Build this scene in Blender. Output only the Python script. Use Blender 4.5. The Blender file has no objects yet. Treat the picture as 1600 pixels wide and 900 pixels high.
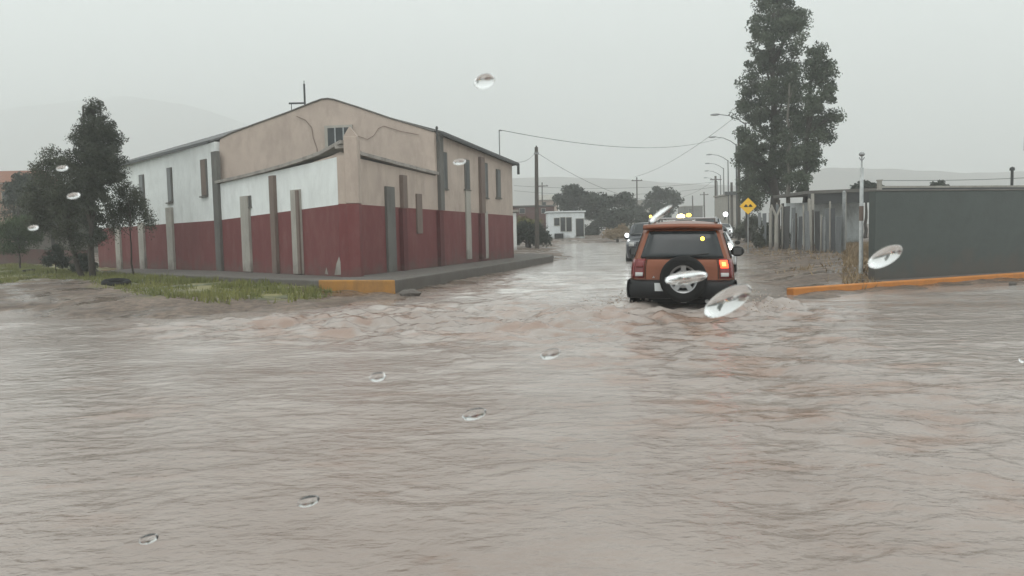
import bpy, math, random
import numpy as np
from mathutils import Vector, Matrix
random.seed(7); rng = np.random.default_rng(11)
SC = bpy.context.scene; COL = SC.collection
R = math.radians

# ------------------------------------------------------------------ camera, sky, sun, exposure
F = 1250.0; CAMZ = 1.55; ROLL = R(1.26); PITCH = math.atan((450-361.6)/F)
_f = Vector((0, math.cos(PITCH), -math.sin(PITCH))); _u0 = Vector((0, math.sin(PITCH), math.cos(PITCH))); _x = Vector((1,0,0))
CR = _x*math.cos(ROLL) - _u0*math.sin(ROLL); CU = _x*math.sin(ROLL) + _u0*math.cos(ROLL)
cam_d = bpy.data.cameras.new('camera'); cam = bpy.data.objects.new('camera', cam_d); COL.objects.link(cam)
cam_d.lens = F/1600*36; cam_d.sensor_width = 36; cam_d.clip_start = .05; cam_d.clip_end = 6000
cam_d.dof.use_dof = True; cam_d.dof.focus_distance = 17; cam_d.dof.aperture_fstop = 18
M3 = Matrix((CR, CU, -_f)).transposed()
cam.matrix_world = Matrix.Translation((0,0,CAMZ)) @ M3.to_4x4()
SC.camera = cam
SC.view_settings.view_transform = 'Standard'; SC.view_settings.look = 'None'
SC.view_settings.exposure = 0.27; SC.view_settings.gamma = 1; SC.view_settings.use_curve_mapping = False
SC.cycles.use_denoising = True
SC.cycles.max_bounces = 10; SC.cycles.transmission_bounces = 8; SC.cycles.volume_bounces = 2
SC.cycles.diffuse_bounces = 3; SC.cycles.glossy_bounces = 3; SC.cycles.transparent_max_bounces = 8
SUN_EL, SUN_AZ = 62, 200
W = bpy.data.worlds.new('World'); SC.world = W; W.use_nodes = True
nt = W.node_tree; bg = nt.nodes['Background']
sky = nt.nodes.new('ShaderNodeTexSky'); sky.sky_type = 'NISHITA'; sky.sun_disc = False
sky.sun_elevation = R(SUN_EL); sky.sun_rotation = R(SUN_AZ); sky.dust_density = 3
hs = nt.nodes.new('ShaderNodeHueSaturation'); hs.inputs['Saturation'].default_value = .10
mx = nt.nodes.new('ShaderNodeMix'); mx.data_type = 'RGBA'; mx.inputs[0].default_value = .88
mx.inputs[7].default_value = (7.7, 8.25, 8.1, 1)      # the flat cloud deck
nt.links.new(sky.outputs[0], hs.inputs['Color']); nt.links.new(hs.outputs[0], mx.inputs[6])
cn = nt.nodes.new('ShaderNodeTexNoise'); cn.inputs['Scale'].default_value = 2.2; cn.inputs['Detail'].default_value = 4
cr0 = nt.nodes.new('ShaderNodeMapRange'); cr0.inputs[1].default_value = .3; cr0.inputs[2].default_value = .7; cr0.inputs[3].default_value = .955; cr0.inputs[4].default_value = 1.045
tg = nt.nodes.new('ShaderNodeTexCoord'); mpw = nt.nodes.new('ShaderNodeMapping'); mpw.inputs['Scale'].default_value = (1,1,2.5)
nt.links.new(tg.outputs['Generated'], mpw.inputs[0]); nt.links.new(mpw.outputs[0], cn.inputs['Vector']); nt.links.new(cn.outputs['Fac'], cr0.inputs[0])
cm = nt.nodes.new('ShaderNodeVectorMath'); cm.operation = 'SCALE'; nt.links.new(mx.outputs[2], cm.inputs[0]); nt.links.new(cr0.outputs[0], cm.inputs['Scale'])
nt.links.new(cm.outputs[0], bg.inputs['Color']); bg.inputs['Strength'].default_value = .128
sl = bpy.data.lights.new('sun', 'SUN'); sl.energy = .7; sl.angle = R(40); sl.color = (1,.98,.95)
so = bpy.data.objects.new('sun', sl); COL.objects.link(so); so.location = (0,0,60)
sd = Vector((math.sin(R(SUN_AZ))*math.cos(R(SUN_EL)), math.cos(R(SUN_AZ))*math.cos(R(SUN_EL)), math.sin(R(SUN_EL))))
so.rotation_euler = sd.to_track_quat('Z','Y').to_euler()

# ------------------------------------------------------------------ photo-measuring helpers
def ray(px, py): return _f + CR*((px-800)/F) + CU*((450-py)/F)
def at(px, py, Y):
    d = ray(px, py); return Vector((0,0,CAMZ)) + d*(Y/d.y)
def g(y): return .012*min(max(y-40,0),100)
def gnp(y): return .012*np.clip(y-40,0,100)
def pt(px, py, h=0.0):
    d = ray(px, py); t = 20.0
    for _ in range(60):
        y = d.y*t; z = g(y)+h
        t = .5*t + .5*min(max((z-CAMZ)/d.z,0.1),3000) if d.z < -1e-4 else 300
    return Vector((d.x*t, d.y*t, CAMZ+d.z*t))
def wallpt(A, B, px, py):
    d = ray(px, py); n = Vector((-(B.y-A.y), B.x-A.x, 0))
    t = n.dot(Vector((A.x, A.y, 0)) - Vector((0,0,0))) / n.dot(d)
    return Vector((0,0,CAMZ)) + d*t

# ------------------------------------------------------------------ noise
def _h(ix, iy, s):
    n = (ix.astype(np.int64)*374761393 + iy.astype(np.int64)*668265263 + s*1442695041) & 0xffffffff
    n = ((n ^ (n >> 13))*1274126177) & 0xffffffff
    n = n ^ (n >> 16)
    return (n & 0xffff)/65535.0*2-1
def vn(x, y, s=0):
    ix = np.floor(x); iy = np.floor(y); fx = x-ix; fy = y-iy
    ux = fx*fx*fx*(fx*(fx*6-15)+10); uy = fy*fy*fy*(fy*(fy*6-15)+10)
    a = _h(ix,iy,s); b = _h(ix+1,iy,s); c = _h(ix,iy+1,s); d = _h(ix+1,iy+1,s)
    return (a*(1-ux)+b*ux)*(1-uy) + (c*(1-ux)+d*ux)*uy
def fbm(x, y, s=0, o=4):
    v = 0; a = 1
    for k in range(o): v = v + a*vn(x*2**k+17.3*k, y*2**k-9.1*k, s+k); a *= .5
    return v

# ------------------------------------------------------------------ materials
MATS = {}
def mat(name, col, rough=.8, metal=0, var=.12, scale=4, bump=0, bscale=30, emit=0, coat=0, trans=0, ior=1.45, col2=None, stretch=(1,1,1), coords='Object', spec=.5):
    if name in MATS: return MATS[name]
    m = bpy.data.materials.new(name); m.use_nodes = True; n = m.node_tree.nodes; L = m.node_tree.links
    b = n['Principled BSDF']; b.inputs['Roughness'].default_value = rough; b.inputs['Metallic'].default_value = metal
    b.inputs['IOR'].default_value = ior; b.inputs['Specular IOR Level'].default_value = spec
    if coat: b.inputs['Coat Weight'].default_value = coat; b.inputs['Coat Roughness'].default_value = .08
    if trans: b.inputs['Transmission Weight'].default_value = trans
    tc = n.new('ShaderNodeTexCoord'); mp = n.new('ShaderNodeMapping'); mp.inputs['Scale'].default_value = stretch
    L.new(tc.outputs[coords], mp.inputs['Vector'])
    nz = n.new('ShaderNodeTexNoise'); nz.inputs['Scale'].default_value = scale; nz.inputs['Detail'].default_value = 6
    nz.inputs['Roughness'].default_value = .65; L.new(mp.outputs[0], nz.inputs['Vector'])
    rp = n.new('ShaderNodeValToRGB'); rp.color_ramp.elements[0].position = .3; rp.color_ramp.elements[1].position = .7
    c2 = col2 if col2 else tuple(c*(1+var) for c in col)
    c1 = col if col2 else tuple(c*(1-var) for c in col)
    rp.color_ramp.elements[0].color = (*c1,1); rp.color_ramp.elements[1].color = (*c2,1)
    L.new(nz.outputs['Fac'], rp.inputs['Fac']); L.new(rp.outputs[0], b.inputs['Base Color'])
    if bump:
        bn = n.new('ShaderNodeTexNoise'); bn.inputs['Scale'].default_value = bscale; bn.inputs['Detail'].default_value = 5
        L.new(mp.outputs[0], bn.inputs['Vector']); bb = n.new('ShaderNodeBump'); bb.inputs['Strength'].default_value = bump
        bb.inputs['Distance'].default_value = .02; L.new(bn.outputs['Fac'], bb.inputs['Height']); L.new(bb.outputs[0], b.inputs['Normal'])
    if emit:
        b.inputs['Emission Color'].default_value = (*col,1); b.inputs['Emission Strength'].default_value = emit
    MATS[name] = m; return m

def plaster(name, col, stain, amt=.5, st=(1.3,1.3,.5), feet=.55):
    if name in MATS: return MATS[name]
    m = mat(name, col, .85, var=.07, scale=1.3, bump=.25, bscale=25)
    n = m.node_tree.nodes; L = m.node_tree.links; b = n['Principled BSDF']
    src = b.inputs['Base Color'].links[0].from_socket
    tc = n.new('ShaderNodeTexCoord'); mp = n.new('ShaderNodeMapping'); mp.inputs['Scale'].default_value = st
    L.new(tc.outputs['Object'], mp.inputs['Vector'])
    nz = n.new('ShaderNodeTexNoise'); nz.inputs['Scale'].default_value = 1.6; nz.inputs['Detail'].default_value = 8; nz.inputs['Roughness'].default_value = .7
    L.new(mp.outputs[0], nz.inputs['Vector'])
    rp = n.new('ShaderNodeValToRGB'); rp.color_ramp.elements[0].position = .45; rp.color_ramp.elements[1].position = .72
    rp.color_ramp.elements[1].color = (amt,amt,amt,1); rp.color_ramp.elements[0].color = (0,0,0,1)
    L.new(nz.outputs['Fac'], rp.inputs['Fac'])
    mx = n.new('ShaderNodeMix'); mx.data_type = 'RGBA'; L.new(rp.outputs[0], mx.inputs[0]); L.new(src, mx.inputs[6]); mx.inputs[7].default_value = (*stain,1)
    sx = n.new('ShaderNodeSeparateXYZ'); L.new(tc.outputs['Object'], sx.inputs[0])
    n2 = n.new('ShaderNodeTexNoise'); n2.inputs['Scale'].default_value = 2.2; n2.inputs['Detail'].default_value = 7; L.new(tc.outputs['Object'], n2.inputs['Vector'])
    ma = n.new('ShaderNodeMath'); ma.operation = 'MULTIPLY_ADD'; ma.inputs[1].default_value = 1.5; ma.inputs[2].default_value = -.15; L.new(n2.outputs['Fac'], ma.inputs[0])
    mr = n.new('ShaderNodeMath'); mr.operation = 'SUBTRACT'; L.new(ma.outputs[0], mr.inputs[0]); L.new(sx.outputs['Z'], mr.inputs[1])
    mp2 = n.new('ShaderNodeMapRange'); mp2.inputs[1].default_value = -.15; mp2.inputs[2].default_value = .35; mp2.inputs[4].default_value = feet; L.new(mr.outputs[0], mp2.inputs[0])
    m2 = n.new('ShaderNodeMix'); m2.data_type = 'RGBA'; L.new(mp2.outputs[0], m2.inputs[0]); L.new(mx.outputs[2], m2.inputs[6]); m2.inputs[7].default_value = (.10,.082,.07,1)
    L.new(m2.outputs[2], b.inputs['Base Color'])
    return m
WHITE = plaster('white_plaster', (.70,.72,.71), (.42,.42,.40), .32)
CREAM = plaster('cream_plaster', (.42,.345,.295), (.29,.235,.20), .7)
RED = plaster('red_paint', (.145,.040,.040), (.20,.095,.088), .55)
GREYW = plaster('grey_wall_paint', (.072,.083,.078), (.052,.058,.055), .6, (.8,.8,.9))
CONC = plaster('concrete', (.135,.127,.115), (.07,.065,.058), .8)
PALE = plaster('pale_concrete', (.34,.32,.285), (.22,.21,.19), .8)
DCONC = plaster('dark_concrete', (.13,.125,.115), (.07,.065,.06), .7)
BROWNP = plaster('brown_pilaster', (.17,.13,.11), (.11,.08,.07), .6)
REDP = plaster('dark_red_pilaster', (.10,.028,.028), (.07,.03,.03), .6)
ORANGE = plaster('orange_kerb_paint', (.60,.225,.045), (.30,.145,.05), .7, feet=.22)
ORANGED = plaster('worn_ochre_paint', (.46,.215,.04), (.16,.10,.045), .75, feet=.3)
ROOF = mat('roof_sheet', (.10,.10,.10), .6, var=.3, scale=3)
GLASSD = mat('dark_glass', (.022,.026,.028), .12, var=.2, scale=3)
GLASSG = mat('grey_window_glass', (.06,.062,.062), .3, var=.3, scale=3)
DKMETAL = mat('dark_metal', (.05,.052,.052), .5, metal=.3)
GALV = mat('galvanised_metal', (.30,.31,.31), .5, metal=.4, var=.25, scale=6)
WOOD = mat('weathered_pole_wood', (.075,.065,.055), .9, var=.3, scale=6, stretch=(4,4,.4))
RUBBER = mat('tyre_rubber', (.010,.010,.010), .8, spec=.25, bump=.3)
BLACKP = mat('black_plastic', (.010,.0105,.0115), .5, var=.2, spec=.3)
COPPER = mat('copper_car_paint', (.185,.047,.013), .38, metal=.2, coat=.35, var=.10, scale=3)
ALLOY = mat('alloy_wheel', (.27,.27,.27), .35, metal=.6)
PLATE = mat('plate_white', (.55,.57,.57), .5)
WPAINT = mat('white_car_paint', (.62,.63,.64), .3, coat=.5)
DPAINT = mat('dark_car_paint', (.02,.022,.03), .3, coat=.6)
SPAINT = mat('silver_car_paint', (.30,.31,.32), .3, metal=.4, coat=.5)
TLENS = mat('red_lens', (.16,.012,.012), .25, coat=.5)
TLIT = mat('red_lamp_lit', (1,.07,.02), .4, emit=3.2, var=.0)
TCORE = mat('red_lamp_core', (1,.28,.06), .4, emit=4, var=0)
CLENS = mat('clear_lens', (.45,.45,.44), .2, coat=.5)
HEAD = mat('headlamp_lit', (1,.93,.78), .4, emit=14, var=0)
HEADW = mat('headlamp_lit_white', (.95,1,1), .4, emit=9, var=0)
AMBER = mat('amber_lamp_lit', (1,.62,.06), .4, emit=5, var=0)
AMBERH = mat('amber_flash_lit', (1,.80,.34), .4, emit=14, var=0)
YELLOW = mat('sign_yellow', (.86,.50,.035), .45, var=.06)
BLACK = mat('sign_black', (.012,.012,.012), .6)
def leafmat(name, c1, c2):
    m = mat(name, c1, .65, col2=c2, scale=.9, spec=.3)
    n = m.node_tree.nodes; L = m.node_tree.links; b = n['Principled BSDF']
    gi = n.new('ShaderNodeObjectInfo'); return m
LEAF_EUC = leafmat('grey_green_leaves', (.030,.044,.028), (.105,.125,.082))
LEAF_PINE = leafmat('dark_needle_leaves', (.026,.032,.024), (.072,.080,.056))
LEAF_OLIVE = leafmat('olive_leaves', (.034,.042,.028), (.095,.102,.068))
LEAF_GREEN = leafmat('green_leaves', (.030,.052,.024), (.075,.105,.045))
LEAF_YEL = leafmat('yellow_green_leaves', (.10,.105,.035), (.17,.16,.07))
LEAF_DARK = leafmat('dark_hedge_leaves', (.020,.030,.022), (.052,.064,.046))
BARK = mat('bark', (.045,.038,.032), .95, var=.35, scale=8, bump=.5, stretch=(3,3,.5))
BARKP = mat('pale_bark', (.15,.14,.12), .95, var=.35, scale=5, bump=.5, stretch=(3,3,.5))
DRY = mat('dry_grass', (.20,.145,.085), .95, col2=(.32,.24,.15), scale=5)
GRASSM = mat('grass_blades', (.085,.105,.03), .8, col2=(.23,.22,.075), scale=1.2)

# ------------------------------------------------------------------ mesh helpers
class MB:
    def __init__(s): s.v = []; s.f = []; s.m = []
    def add(s, vs, fs, mi=0):
        o = len(s.v); s.v += [tuple(v) for v in vs]; s.f += [tuple(i+o for i in f) for f in fs]; s.m += [mi]*len(fs); return s
    def box(s, c, size, rz=0, mi=0, taper=1):
        c = Vector(c); q = Matrix.Rotation(rz,3,'Z'); hx,hy,hz = [k/2 for k in size]
        vs = [c+q@Vector((sx*hx*(taper if sz>0 else 1), sy*hy*(taper if sz>0 else 1), sz*hz)) for sx,sy,sz in ((-1,-1,-1),(1,-1,-1),(1,1,-1),(-1,1,-1),(-1,-1,1),(1,-1,1),(1,1,1),(-1,1,1))]
        return s.add(vs, [(0,3,2,1),(4,5,6,7),(0,1,5,4),(1,2,6,5),(2,3,7,6),(3,0,4,7)], mi)
    def prism(s, pts, z0, z1, mi=0):   # pts ccw xy; z0,z1 numbers or lists
        n = len(pts); a = z0 if hasattr(z0,'__len__') else [z0]*n; b = z1 if hasattr(z1,'__len__') else [z1]*n
        vs = [(p[0],p[1],a[i]) for i,p in enumerate(pts)] + [(p[0],p[1],b[i]) for i,p in enumerate(pts)]
        fs = [tuple(range(n-1,-1,-1)), tuple(range(n,2*n))] + [(i,(i+1)%n,(i+1)%n+n,i+n) for i in range(n)]
        return s.add(vs, fs, mi)
    def slab(s, quad, t, mi=0):        # quad of 4+ points extruded by vector t
        n = len(quad); t = Vector(t); vs = [Vector(p) for p in quad] + [Vector(p)+t for p in quad]
        fs = [tuple(range(n-1,-1,-1)), tuple(range(n,2*n))] + [(i,(i+1)%n,(i+1)%n+n,i+n) for i in range(n)]
        return s.add(vs, fs, mi)
    def tube(s, pts, rs, n=8, mi=0, cap=True):
        pts = [Vector(p) for p in pts]; rs = rs if hasattr(rs,'__len__') else [rs]*len(pts); rings = []
        up = Vector((.13,.21,1)).normalized()
        for i,p in enumerate(pts):
            d = (pts[min(i+1,len(pts)-1)]-pts[max(i-1,0)]).normalized()
            a = d.cross(up if abs(d.dot(up))<.95 else Vector((1,0,0))).normalized(); b = d.cross(a)
            rings.append([p+(a*math.cos(t)+b*math.sin(t))*rs[i] for t in [2*math.pi*k/n for k in range(n)]])
        vs = [v for r in rings for v in r]; fs = []
        for i in range(len(pts)-1):
            for k in range(n): fs.append((i*n+k, i*n+(k+1)%n, (i+1)*n+(k+1)%n, (i+1)*n+k))
        if cap: fs += [tuple(range(n-1,-1,-1)), tuple((len(pts)-1)*n+k for k in range(n))]
        return s.add(vs, fs, mi)
    def lathe(s, prof, c=(0,0,0), axis='Z', n=24, mi=0, rot=None):   # prof [(r,h)] closed loop not required
        c = Vector(c); vs = []; fs = []
        for r,h in prof:
            for k in range(n):
                t = 2*math.pi*k/n; v = Vector((r*math.cos(t), r*math.sin(t), h))
                if axis == 'Y': v = Vector((v.x, v.z, v.y))
                if axis == 'X': v = Vector((v.z, v.x, v.y))
                if rot is not None: v = rot@v
                vs.append(c+v)
        for i in range(len(prof)-1):
            for k in range(n): fs.append((i*n+k, i*n+(k+1)%n, (i+1)*n+(k+1)%n, (i+1)*n+k))
        return s.add(vs, fs, mi)
    def sphere(s, c, r, n=10, mi=0, rot=None):
        r = Vector(r if hasattr(r,'__len__') else (r,r,r)); c = Vector(c); vs = []; fs = []; m = n//2+1
        for i in range(m+1):
            a = math.pi*i/m
            for k in range(n):
                t = 2*math.pi*k/n; v = Vector((r.x*math.sin(a)*math.cos(t), r.y*math.sin(a)*math.sin(t), r.z*math.cos(a)))
                vs.append(c+(rot@v if rot is not None else v))
        for i in range(m):
            for k in range(n): fs.append((i*n+k, (i+1)*n+k, (i+1)*n+(k+1)%n, i*n+(k+1)%n))
        return s.add(vs, fs, mi)
    def grid(s, P, mi=0, flip=False):  # P[i][j]
        o = len(s.v); h = len(P); w = len(P[0]); vs = [p for r in P for p in r]; fs = []
        for i in range(h-1):
            for j in range(w-1):
                q = (i*w+j, i*w+j+1, (i+1)*w+j+1, (i+1)*w+j); fs.append(q[::-1] if flip else q)
        return s.add(vs, fs, mi)
    def build(s, name, mats, parent=None, smooth=False, bevel=0, sub=0, solid=0, origin=None):
        me = bpy.data.meshes.new(name)
        o = bpy.data.objects.new(name, me); COL.objects.link(o)
        v = s.v
        if origin is not None: v = [(p[0]-origin[0], p[1]-origin[1], p[2]-origin[2]) for p in v]; o.location = origin
        me.from_pydata(v, [], s.f)
        for m in (mats if isinstance(mats,(list,tuple)) else [mats]): me.materials.append(m)
        if any(s.m): me.polygons.foreach_set('material_index', s.m)
        me.validate(); me.update()
        if smooth: me.polygons.foreach_set('use_smooth', [True]*len(me.polygons))
        if parent: o.parent = parent
        if solid: md = o.modifiers.new('s','SOLIDIFY'); md.thickness = solid; md.offset = 0
        if bevel: md = o.modifiers.new('b','BEVEL'); md.width = bevel; md.segments = 2; md.limit_method = 'ANGLE'; md.angle_limit = R(40)
        if sub: md = o.modifiers.new('u','SUBSURF'); md.levels = sub; md.render_levels = sub
        return o
def npmesh(name, verts, faces, m, smooth=True, parent=None):
    me = bpy.data.meshes.new(name); nv = len(verts); nf = len(faces); k = faces.shape[1]
    me.vertices.add(nv); me.vertices.foreach_set('co', verts.astype(np.float32).ravel())
    me.loops.add(nf*k); me.loops.foreach_set('vertex_index', faces.astype(np.int32).ravel())
    me.polygons.add(nf); me.polygons.foreach_set('loop_start', np.arange(0,nf*k,k,dtype=np.int32)); me.polygons.foreach_set('loop_total', np.full(nf,k,dtype=np.int32))
    me.polygons.foreach_set('use_smooth', np.full(nf, smooth)); me.update(calc_edges=True)
    me.materials.append(m); o = bpy.data.objects.new(name, me); COL.objects.link(o)
    if parent: o.parent = parent
    return o
def tag(o, label, cat, group=None):
    o['label'] = label; o['category'] = cat
    if group: o['group'] = group
    return o
def struct(o, kind='structure'): o['kind'] = kind; return o
def thing(name, label, cat, loc=(0,0,0), rz=0, group=None):
    o = bpy.data.objects.new(name, None); COL.objects.link(o); o.location = loc; o.rotation_euler = (0,0,rz)
    o.empty_display_size = .3; return tag(o, label, cat, group)
def copy_tree(o, parent=None):
    c = o.copy(); COL.objects.link(c); c.parent = parent
    for ch in list(o.children): copy_tree(ch, c)
    return c

# ------------------------------------------------------------------ ground
def XY(v): return (v.x, v.y)
left_land = [(-400,17.5),(-60,17.5)] + [XY(pt(*p)) for p in [(-120,486),(0,488),(60,492),(180,497),(300,493),(440,489),(500,476),(560,468),(625,468),(660,458),(700,449),(760,432),(860,408),(888,403),(872,396),(866,388),(878,381),(975,378),(1095,367)]] + [(60,900),(60,1400),(-1400,1400)]
right_land = [XY(pt(*p)) for p in [(1106,366),(1150,388),(1172,404),(1205,418),(1180,432),(1212,448),(1246,463),(1420,452),(1600,437),(1900,420)]] + [(60,30),(1400,60),(1400,1400),(70,1400),(65,900)]
def sdist(px, py, poly):
    d = np.full(px.shape, 1e9); ins = np.zeros(px.shape, bool); n = len(poly)
    for i in range(n):
        ax,ay = poly[i]; bx,by = poly[(i+1)%n]; ex,ey = bx-ax, by-ay
        t = np.clip(((px-ax)*ex+(py-ay)*ey)/(ex*ex+ey*ey+1e-9),0,1)
        d = np.minimum(d, np.hypot(px-ax-t*ex, py-ay-t*ey))
        c = ((ay>py)!=(by>py)) & (px < ex*(py-ay)/(ey+1e-12 if ey==0 else ey)+ax); ins ^= c
    return np.where(ins, d, -d)
def fan(rows, cols, y1, w0, wk, ratio_rows=None):
    near = np.linspace(-3, 1.5, max(8, rows//12)); far = np.geomspace(1.5, y1, rows)[1:]
    ys = np.concatenate([near, far]); s = np.linspace(-1,1,cols)
    Y,S = np.meshgrid(ys, s, indexing='ij'); X = S*(w0+wk*np.abs(Y))
    r,c = Y.shape; i = np.arange(r*c).reshape(r,c)
    f = np.stack([i[:-1,:-1],i[:-1,1:],i[1:,1:],i[1:,:-1]],-1).reshape(-1,4)
    return X,Y,f
def land_h(X, Y):
    a = sdist(X,Y,left_land); b = sdist(X,Y,right_land)
    n = fbm(X*.45,Y*.45,3,4)
    ha = np.clip(a*.075, -.35, .17) ; hb = np.clip(b*.10, -.35, .24)
    h = np.maximum(ha,hb)
    h = h + n*.05*np.clip(1+h*3,0,1) + fbm(X*2.1,Y*2.1,9,4)*.028*(h>-.1)
    return gnp(Y)+h, a, b
X,Y,f = fan(560, 420, 1400, 9, 1.15)
Z,sa,sb = land_h(X,Y)
GR = mat('mud_ground', (.095,.070,.055), .45, col2=(.205,.162,.132), scale=.8, bump=1.0, bscale=5, coords='Object')
ground = npmesh('ground', np.stack([X,Y,Z],-1).reshape(-1,3), f, GR); struct(ground)
# grass cover mask (true colour of the plants on the bank)
gp = [XY(pt(*p)) for p in [(-200,447),(0,450),(60,441),(150,446),(240,468),(330,480),(440,478),(492,465),(495,452),(495,445)]] + [(-7,23),(-22,44),(-60,60),(-60,30)]
gm = np.clip(sdist(X,Y,gp)*.9+.5+fbm(X*1.1,Y*1.1,31,4)*.8,0,1)
ca = ground.data.color_attributes.new('cover','FLOAT_COLOR','POINT')
ca.data.foreach_set('color', np.stack([gm,gm,gm,np.ones_like(gm)],-1).astype(np.float32).ravel())
n = GR.node_tree.nodes; L = GR.node_tree.links; b = n['Principled BSDF']; src = b.inputs['Base Color'].links[0].from_socket
cl = n.new('ShaderNodeTexNoise'); cl.inputs['Scale'].default_value = 5.5; cl.inputs['Detail'].default_value = 10; cl.inputs['Roughness'].default_value = .75
L.new(n['Texture Coordinate'].outputs['Object'], cl.inputs['Vector'])
cr = n.new('ShaderNodeValToRGB'); cr.color_ramp.elements[0].position = .38; cr.color_ramp.elements[1].position = .62
cr.color_ramp.elements[0].color = (.42,.40,.38,1); cr.color_ramp.elements[1].color = (1.25,1.2,1.15,1); L.new(cl.outputs['Fac'], cr.inputs['Fac'])
ml = n.new('ShaderNodeMix'); ml.data_type = 'RGBA'; ml.blend_type = 'MULTIPLY'; ml.inputs[0].default_value = 1; L.new(src, ml.inputs[6]); L.new(cr.outputs[0], ml.inputs[7]); src = ml.outputs[2]
pn = n.new('ShaderNodeTexNoise'); pn.inputs['Scale'].default_value = .55; pn.inputs['Detail'].default_value = 5; L.new(n['Texture Coordinate'].outputs['Object'], pn.inputs['Vector'])
pr_ = n.new('ShaderNodeMapRange'); pr_.inputs[1].default_value = .45; pr_.inputs[2].default_value = .58; pr_.inputs[3].default_value = .75; pr_.inputs[4].default_value = .22; L.new(pn.outputs['Fac'], pr_.inputs[0]); L.new(pr_.outputs[0], b.inputs['Roughness'])
at_ = n.new('ShaderNodeAttribute'); at_.attribute_name = 'cover'
gn = n.new('ShaderNodeTexNoise'); gn.inputs['Scale'].default_value = .8; gn.inputs['Detail'].default_value = 8; L.new(n['Texture Coordinate'].outputs['Object'], gn.inputs['Vector'])
gr = n.new('ShaderNodeValToRGB'); gr.color_ramp.elements[0].position = .38; gr.color_ramp.elements[1].position = .62
gr.color_ramp.elements[0].color = (.065,.075,.03,1); gr.color_ramp.elements[1].color = (.20,.18,.075,1); L.new(gn.outputs['Fac'], gr.inputs['Fac'])
mx = n.new('ShaderNodeMix'); mx.data_type = 'RGBA'; L.new(at_.outputs['Fac'], mx.inputs[0]); L.new(src, mx.inputs[6]); L.new(gr.outputs[0], mx.inputs[7]); L.new(mx.outputs[2], b.inputs['Base Color'])

def ground_z(x, y):
    z,_,_ = land_h(np.array([[float(x)]]), np.array([[float(y)]])); return float(z[0,0])

# ------------------------------------------------------------------ flood water
SUVP = pt(1064, 487); HEAD_A = math.atan(305/F)
fw = Vector((math.sin(HEAD_A), math.cos(HEAD_A), 0)); rt = Vector((math.cos(HEAD_A), -math.sin(HEAD_A), 0))
X,Y,f = fan(980, 760, 150, 9, .92)
def gauss(cx, cy, sx, sy, rot=0):
    dx = X-cx; dy = Y-cy; c,s_ = math.cos(rot),math.sin(rot); return np.exp(-((dx*c+dy*s_)/sx)**2-((-dx*s_+dy*c)/sy)**2)
wx = X + .55*fbm(X*.5,Y*.5,51,3); wy = Y + .35*fbm(X*.6+5,Y*.6,57,3)
def ridge(x,y,s): return 1-np.abs(vn(x,y,s))*2
c1 = pt(700,500); c2 = pt(820,455)
c3 = pt(620,500); chop = .6 + 2.7*gauss(c1.x,c1.y,3.6,2.5) + 1.0*gauss(c3.x-.5,c3.y,3.5,1.6) + 1.0*gauss((SUVP+rt*2).x,(SUVP+rt*2).y,1.6,2.0) + 1.3*gauss(c2.x,c2.y+3,3.0,8,-.2)
wake = 0
for s_ in (-1,1):
    q = SUVP + rt*(.8*s_) ; wake = wake + gauss(q.x,q.y+.3,.55,.9,-HEAD_A)
trail = gauss(SUVP.x-.3, SUVP.y-5, 2.4, 6.5)
chop = chop + 1.6*wake + 1.0*trail
sc = np.clip(Y/9,.75,1.9)
m1 = np.clip(.55+.9*fbm(X*.33,Y*.5,141,3),.1,1.4); far = np.clip(1.25-Y/38,.35,1)
hgt  = .016*sc*fbm(wx*.5, wy*.95, 61, 2)
def rmf(fx, fy, s_, o):
    v = 0; a = 1; t = 0
    for k in range(o):
        an = (.32,-.42,.2,-.15,.5)[k]; c_, d_ = math.cos(an), math.sin(an)
        u = wx*c_+wy*d_; w_ = -wx*d_+wy*c_
        v = v + a*(ridge(u*fx*2**k, w_*fy*2**k, s_+k))**1 ; t += a; a *= .56
    return v
hgt += .0105*rmf(.95, 2.0, 71, 4)*np.clip(.35+chop*.6,0,1.9)*m1
hgt += .0085*fbm(wx*1.9-.5*wy, wy*3.6+.5*wx, 79, 4)*np.clip(.3+chop*.7,0,2)
hgt += .0030*vn(wx*11.0, wy*17.0, 80)*np.clip(1.5-Y/12,0,1)
# wake of the car: two spreading crests and the rippled band between them
la = -((X-SUVP.x)*fw.x+(Y-SUVP.y)*fw.y); lb_ = (X-SUVP.x)*rt.x+(Y-SUVP.y)*rt.y
back_ = np.clip(la+.2,0,None); on = (la>-.4)*1.0
for sg in (-1,1):
    q = lb_ - sg*(.95+.30*back_) + .12*vn(X*1.1,Y*1.1,160+sg)
    hgt += .055*np.exp(-(q/(.16+.05*back_))**2)*np.exp(-back_/2.6)*on*(.6+.5*vn(X*3,Y*3,163))
hgt += .026*np.sin(2*np.pi*(la+.18*fbm(X*1.1,Y*1.1,165,3))/.52)*np.exp(-(lb_/(1.3+.15*back_))**2)*np.exp(-back_/5.5)*on*np.clip(.7+.6*vn(X*1.2,Y*.8,167),0,1.4)
hgt *= far
hgt += .046*fbm(X*1.6+.2*Y,Y*2.2,83,4)*np.clip(chop-.95,0,1.9)
hgt += .022*np.maximum(0,fbm(X*3.2,Y*4.0,85,3))*np.clip(chop-.9,0,1.6)
wr_ = gauss((SUVP+rt*1.45+fw*.5).x,(SUVP+rt*1.45+fw*.5).y,.75,.8,-HEAD_A); wl_ = gauss((SUVP-rt*1.15).x,(SUVP-rt*1.15).y,.5,.7,-HEAD_A)
hgt += (.20*wr_+.10*wl_)*np.maximum(0,.45+fbm(X*3.0,Y*2.6,93,4))
hgt += .09*wake*(.5+.8*np.maximum(0,fbm(X*4.5,Y*4.5,91,4)))
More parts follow.
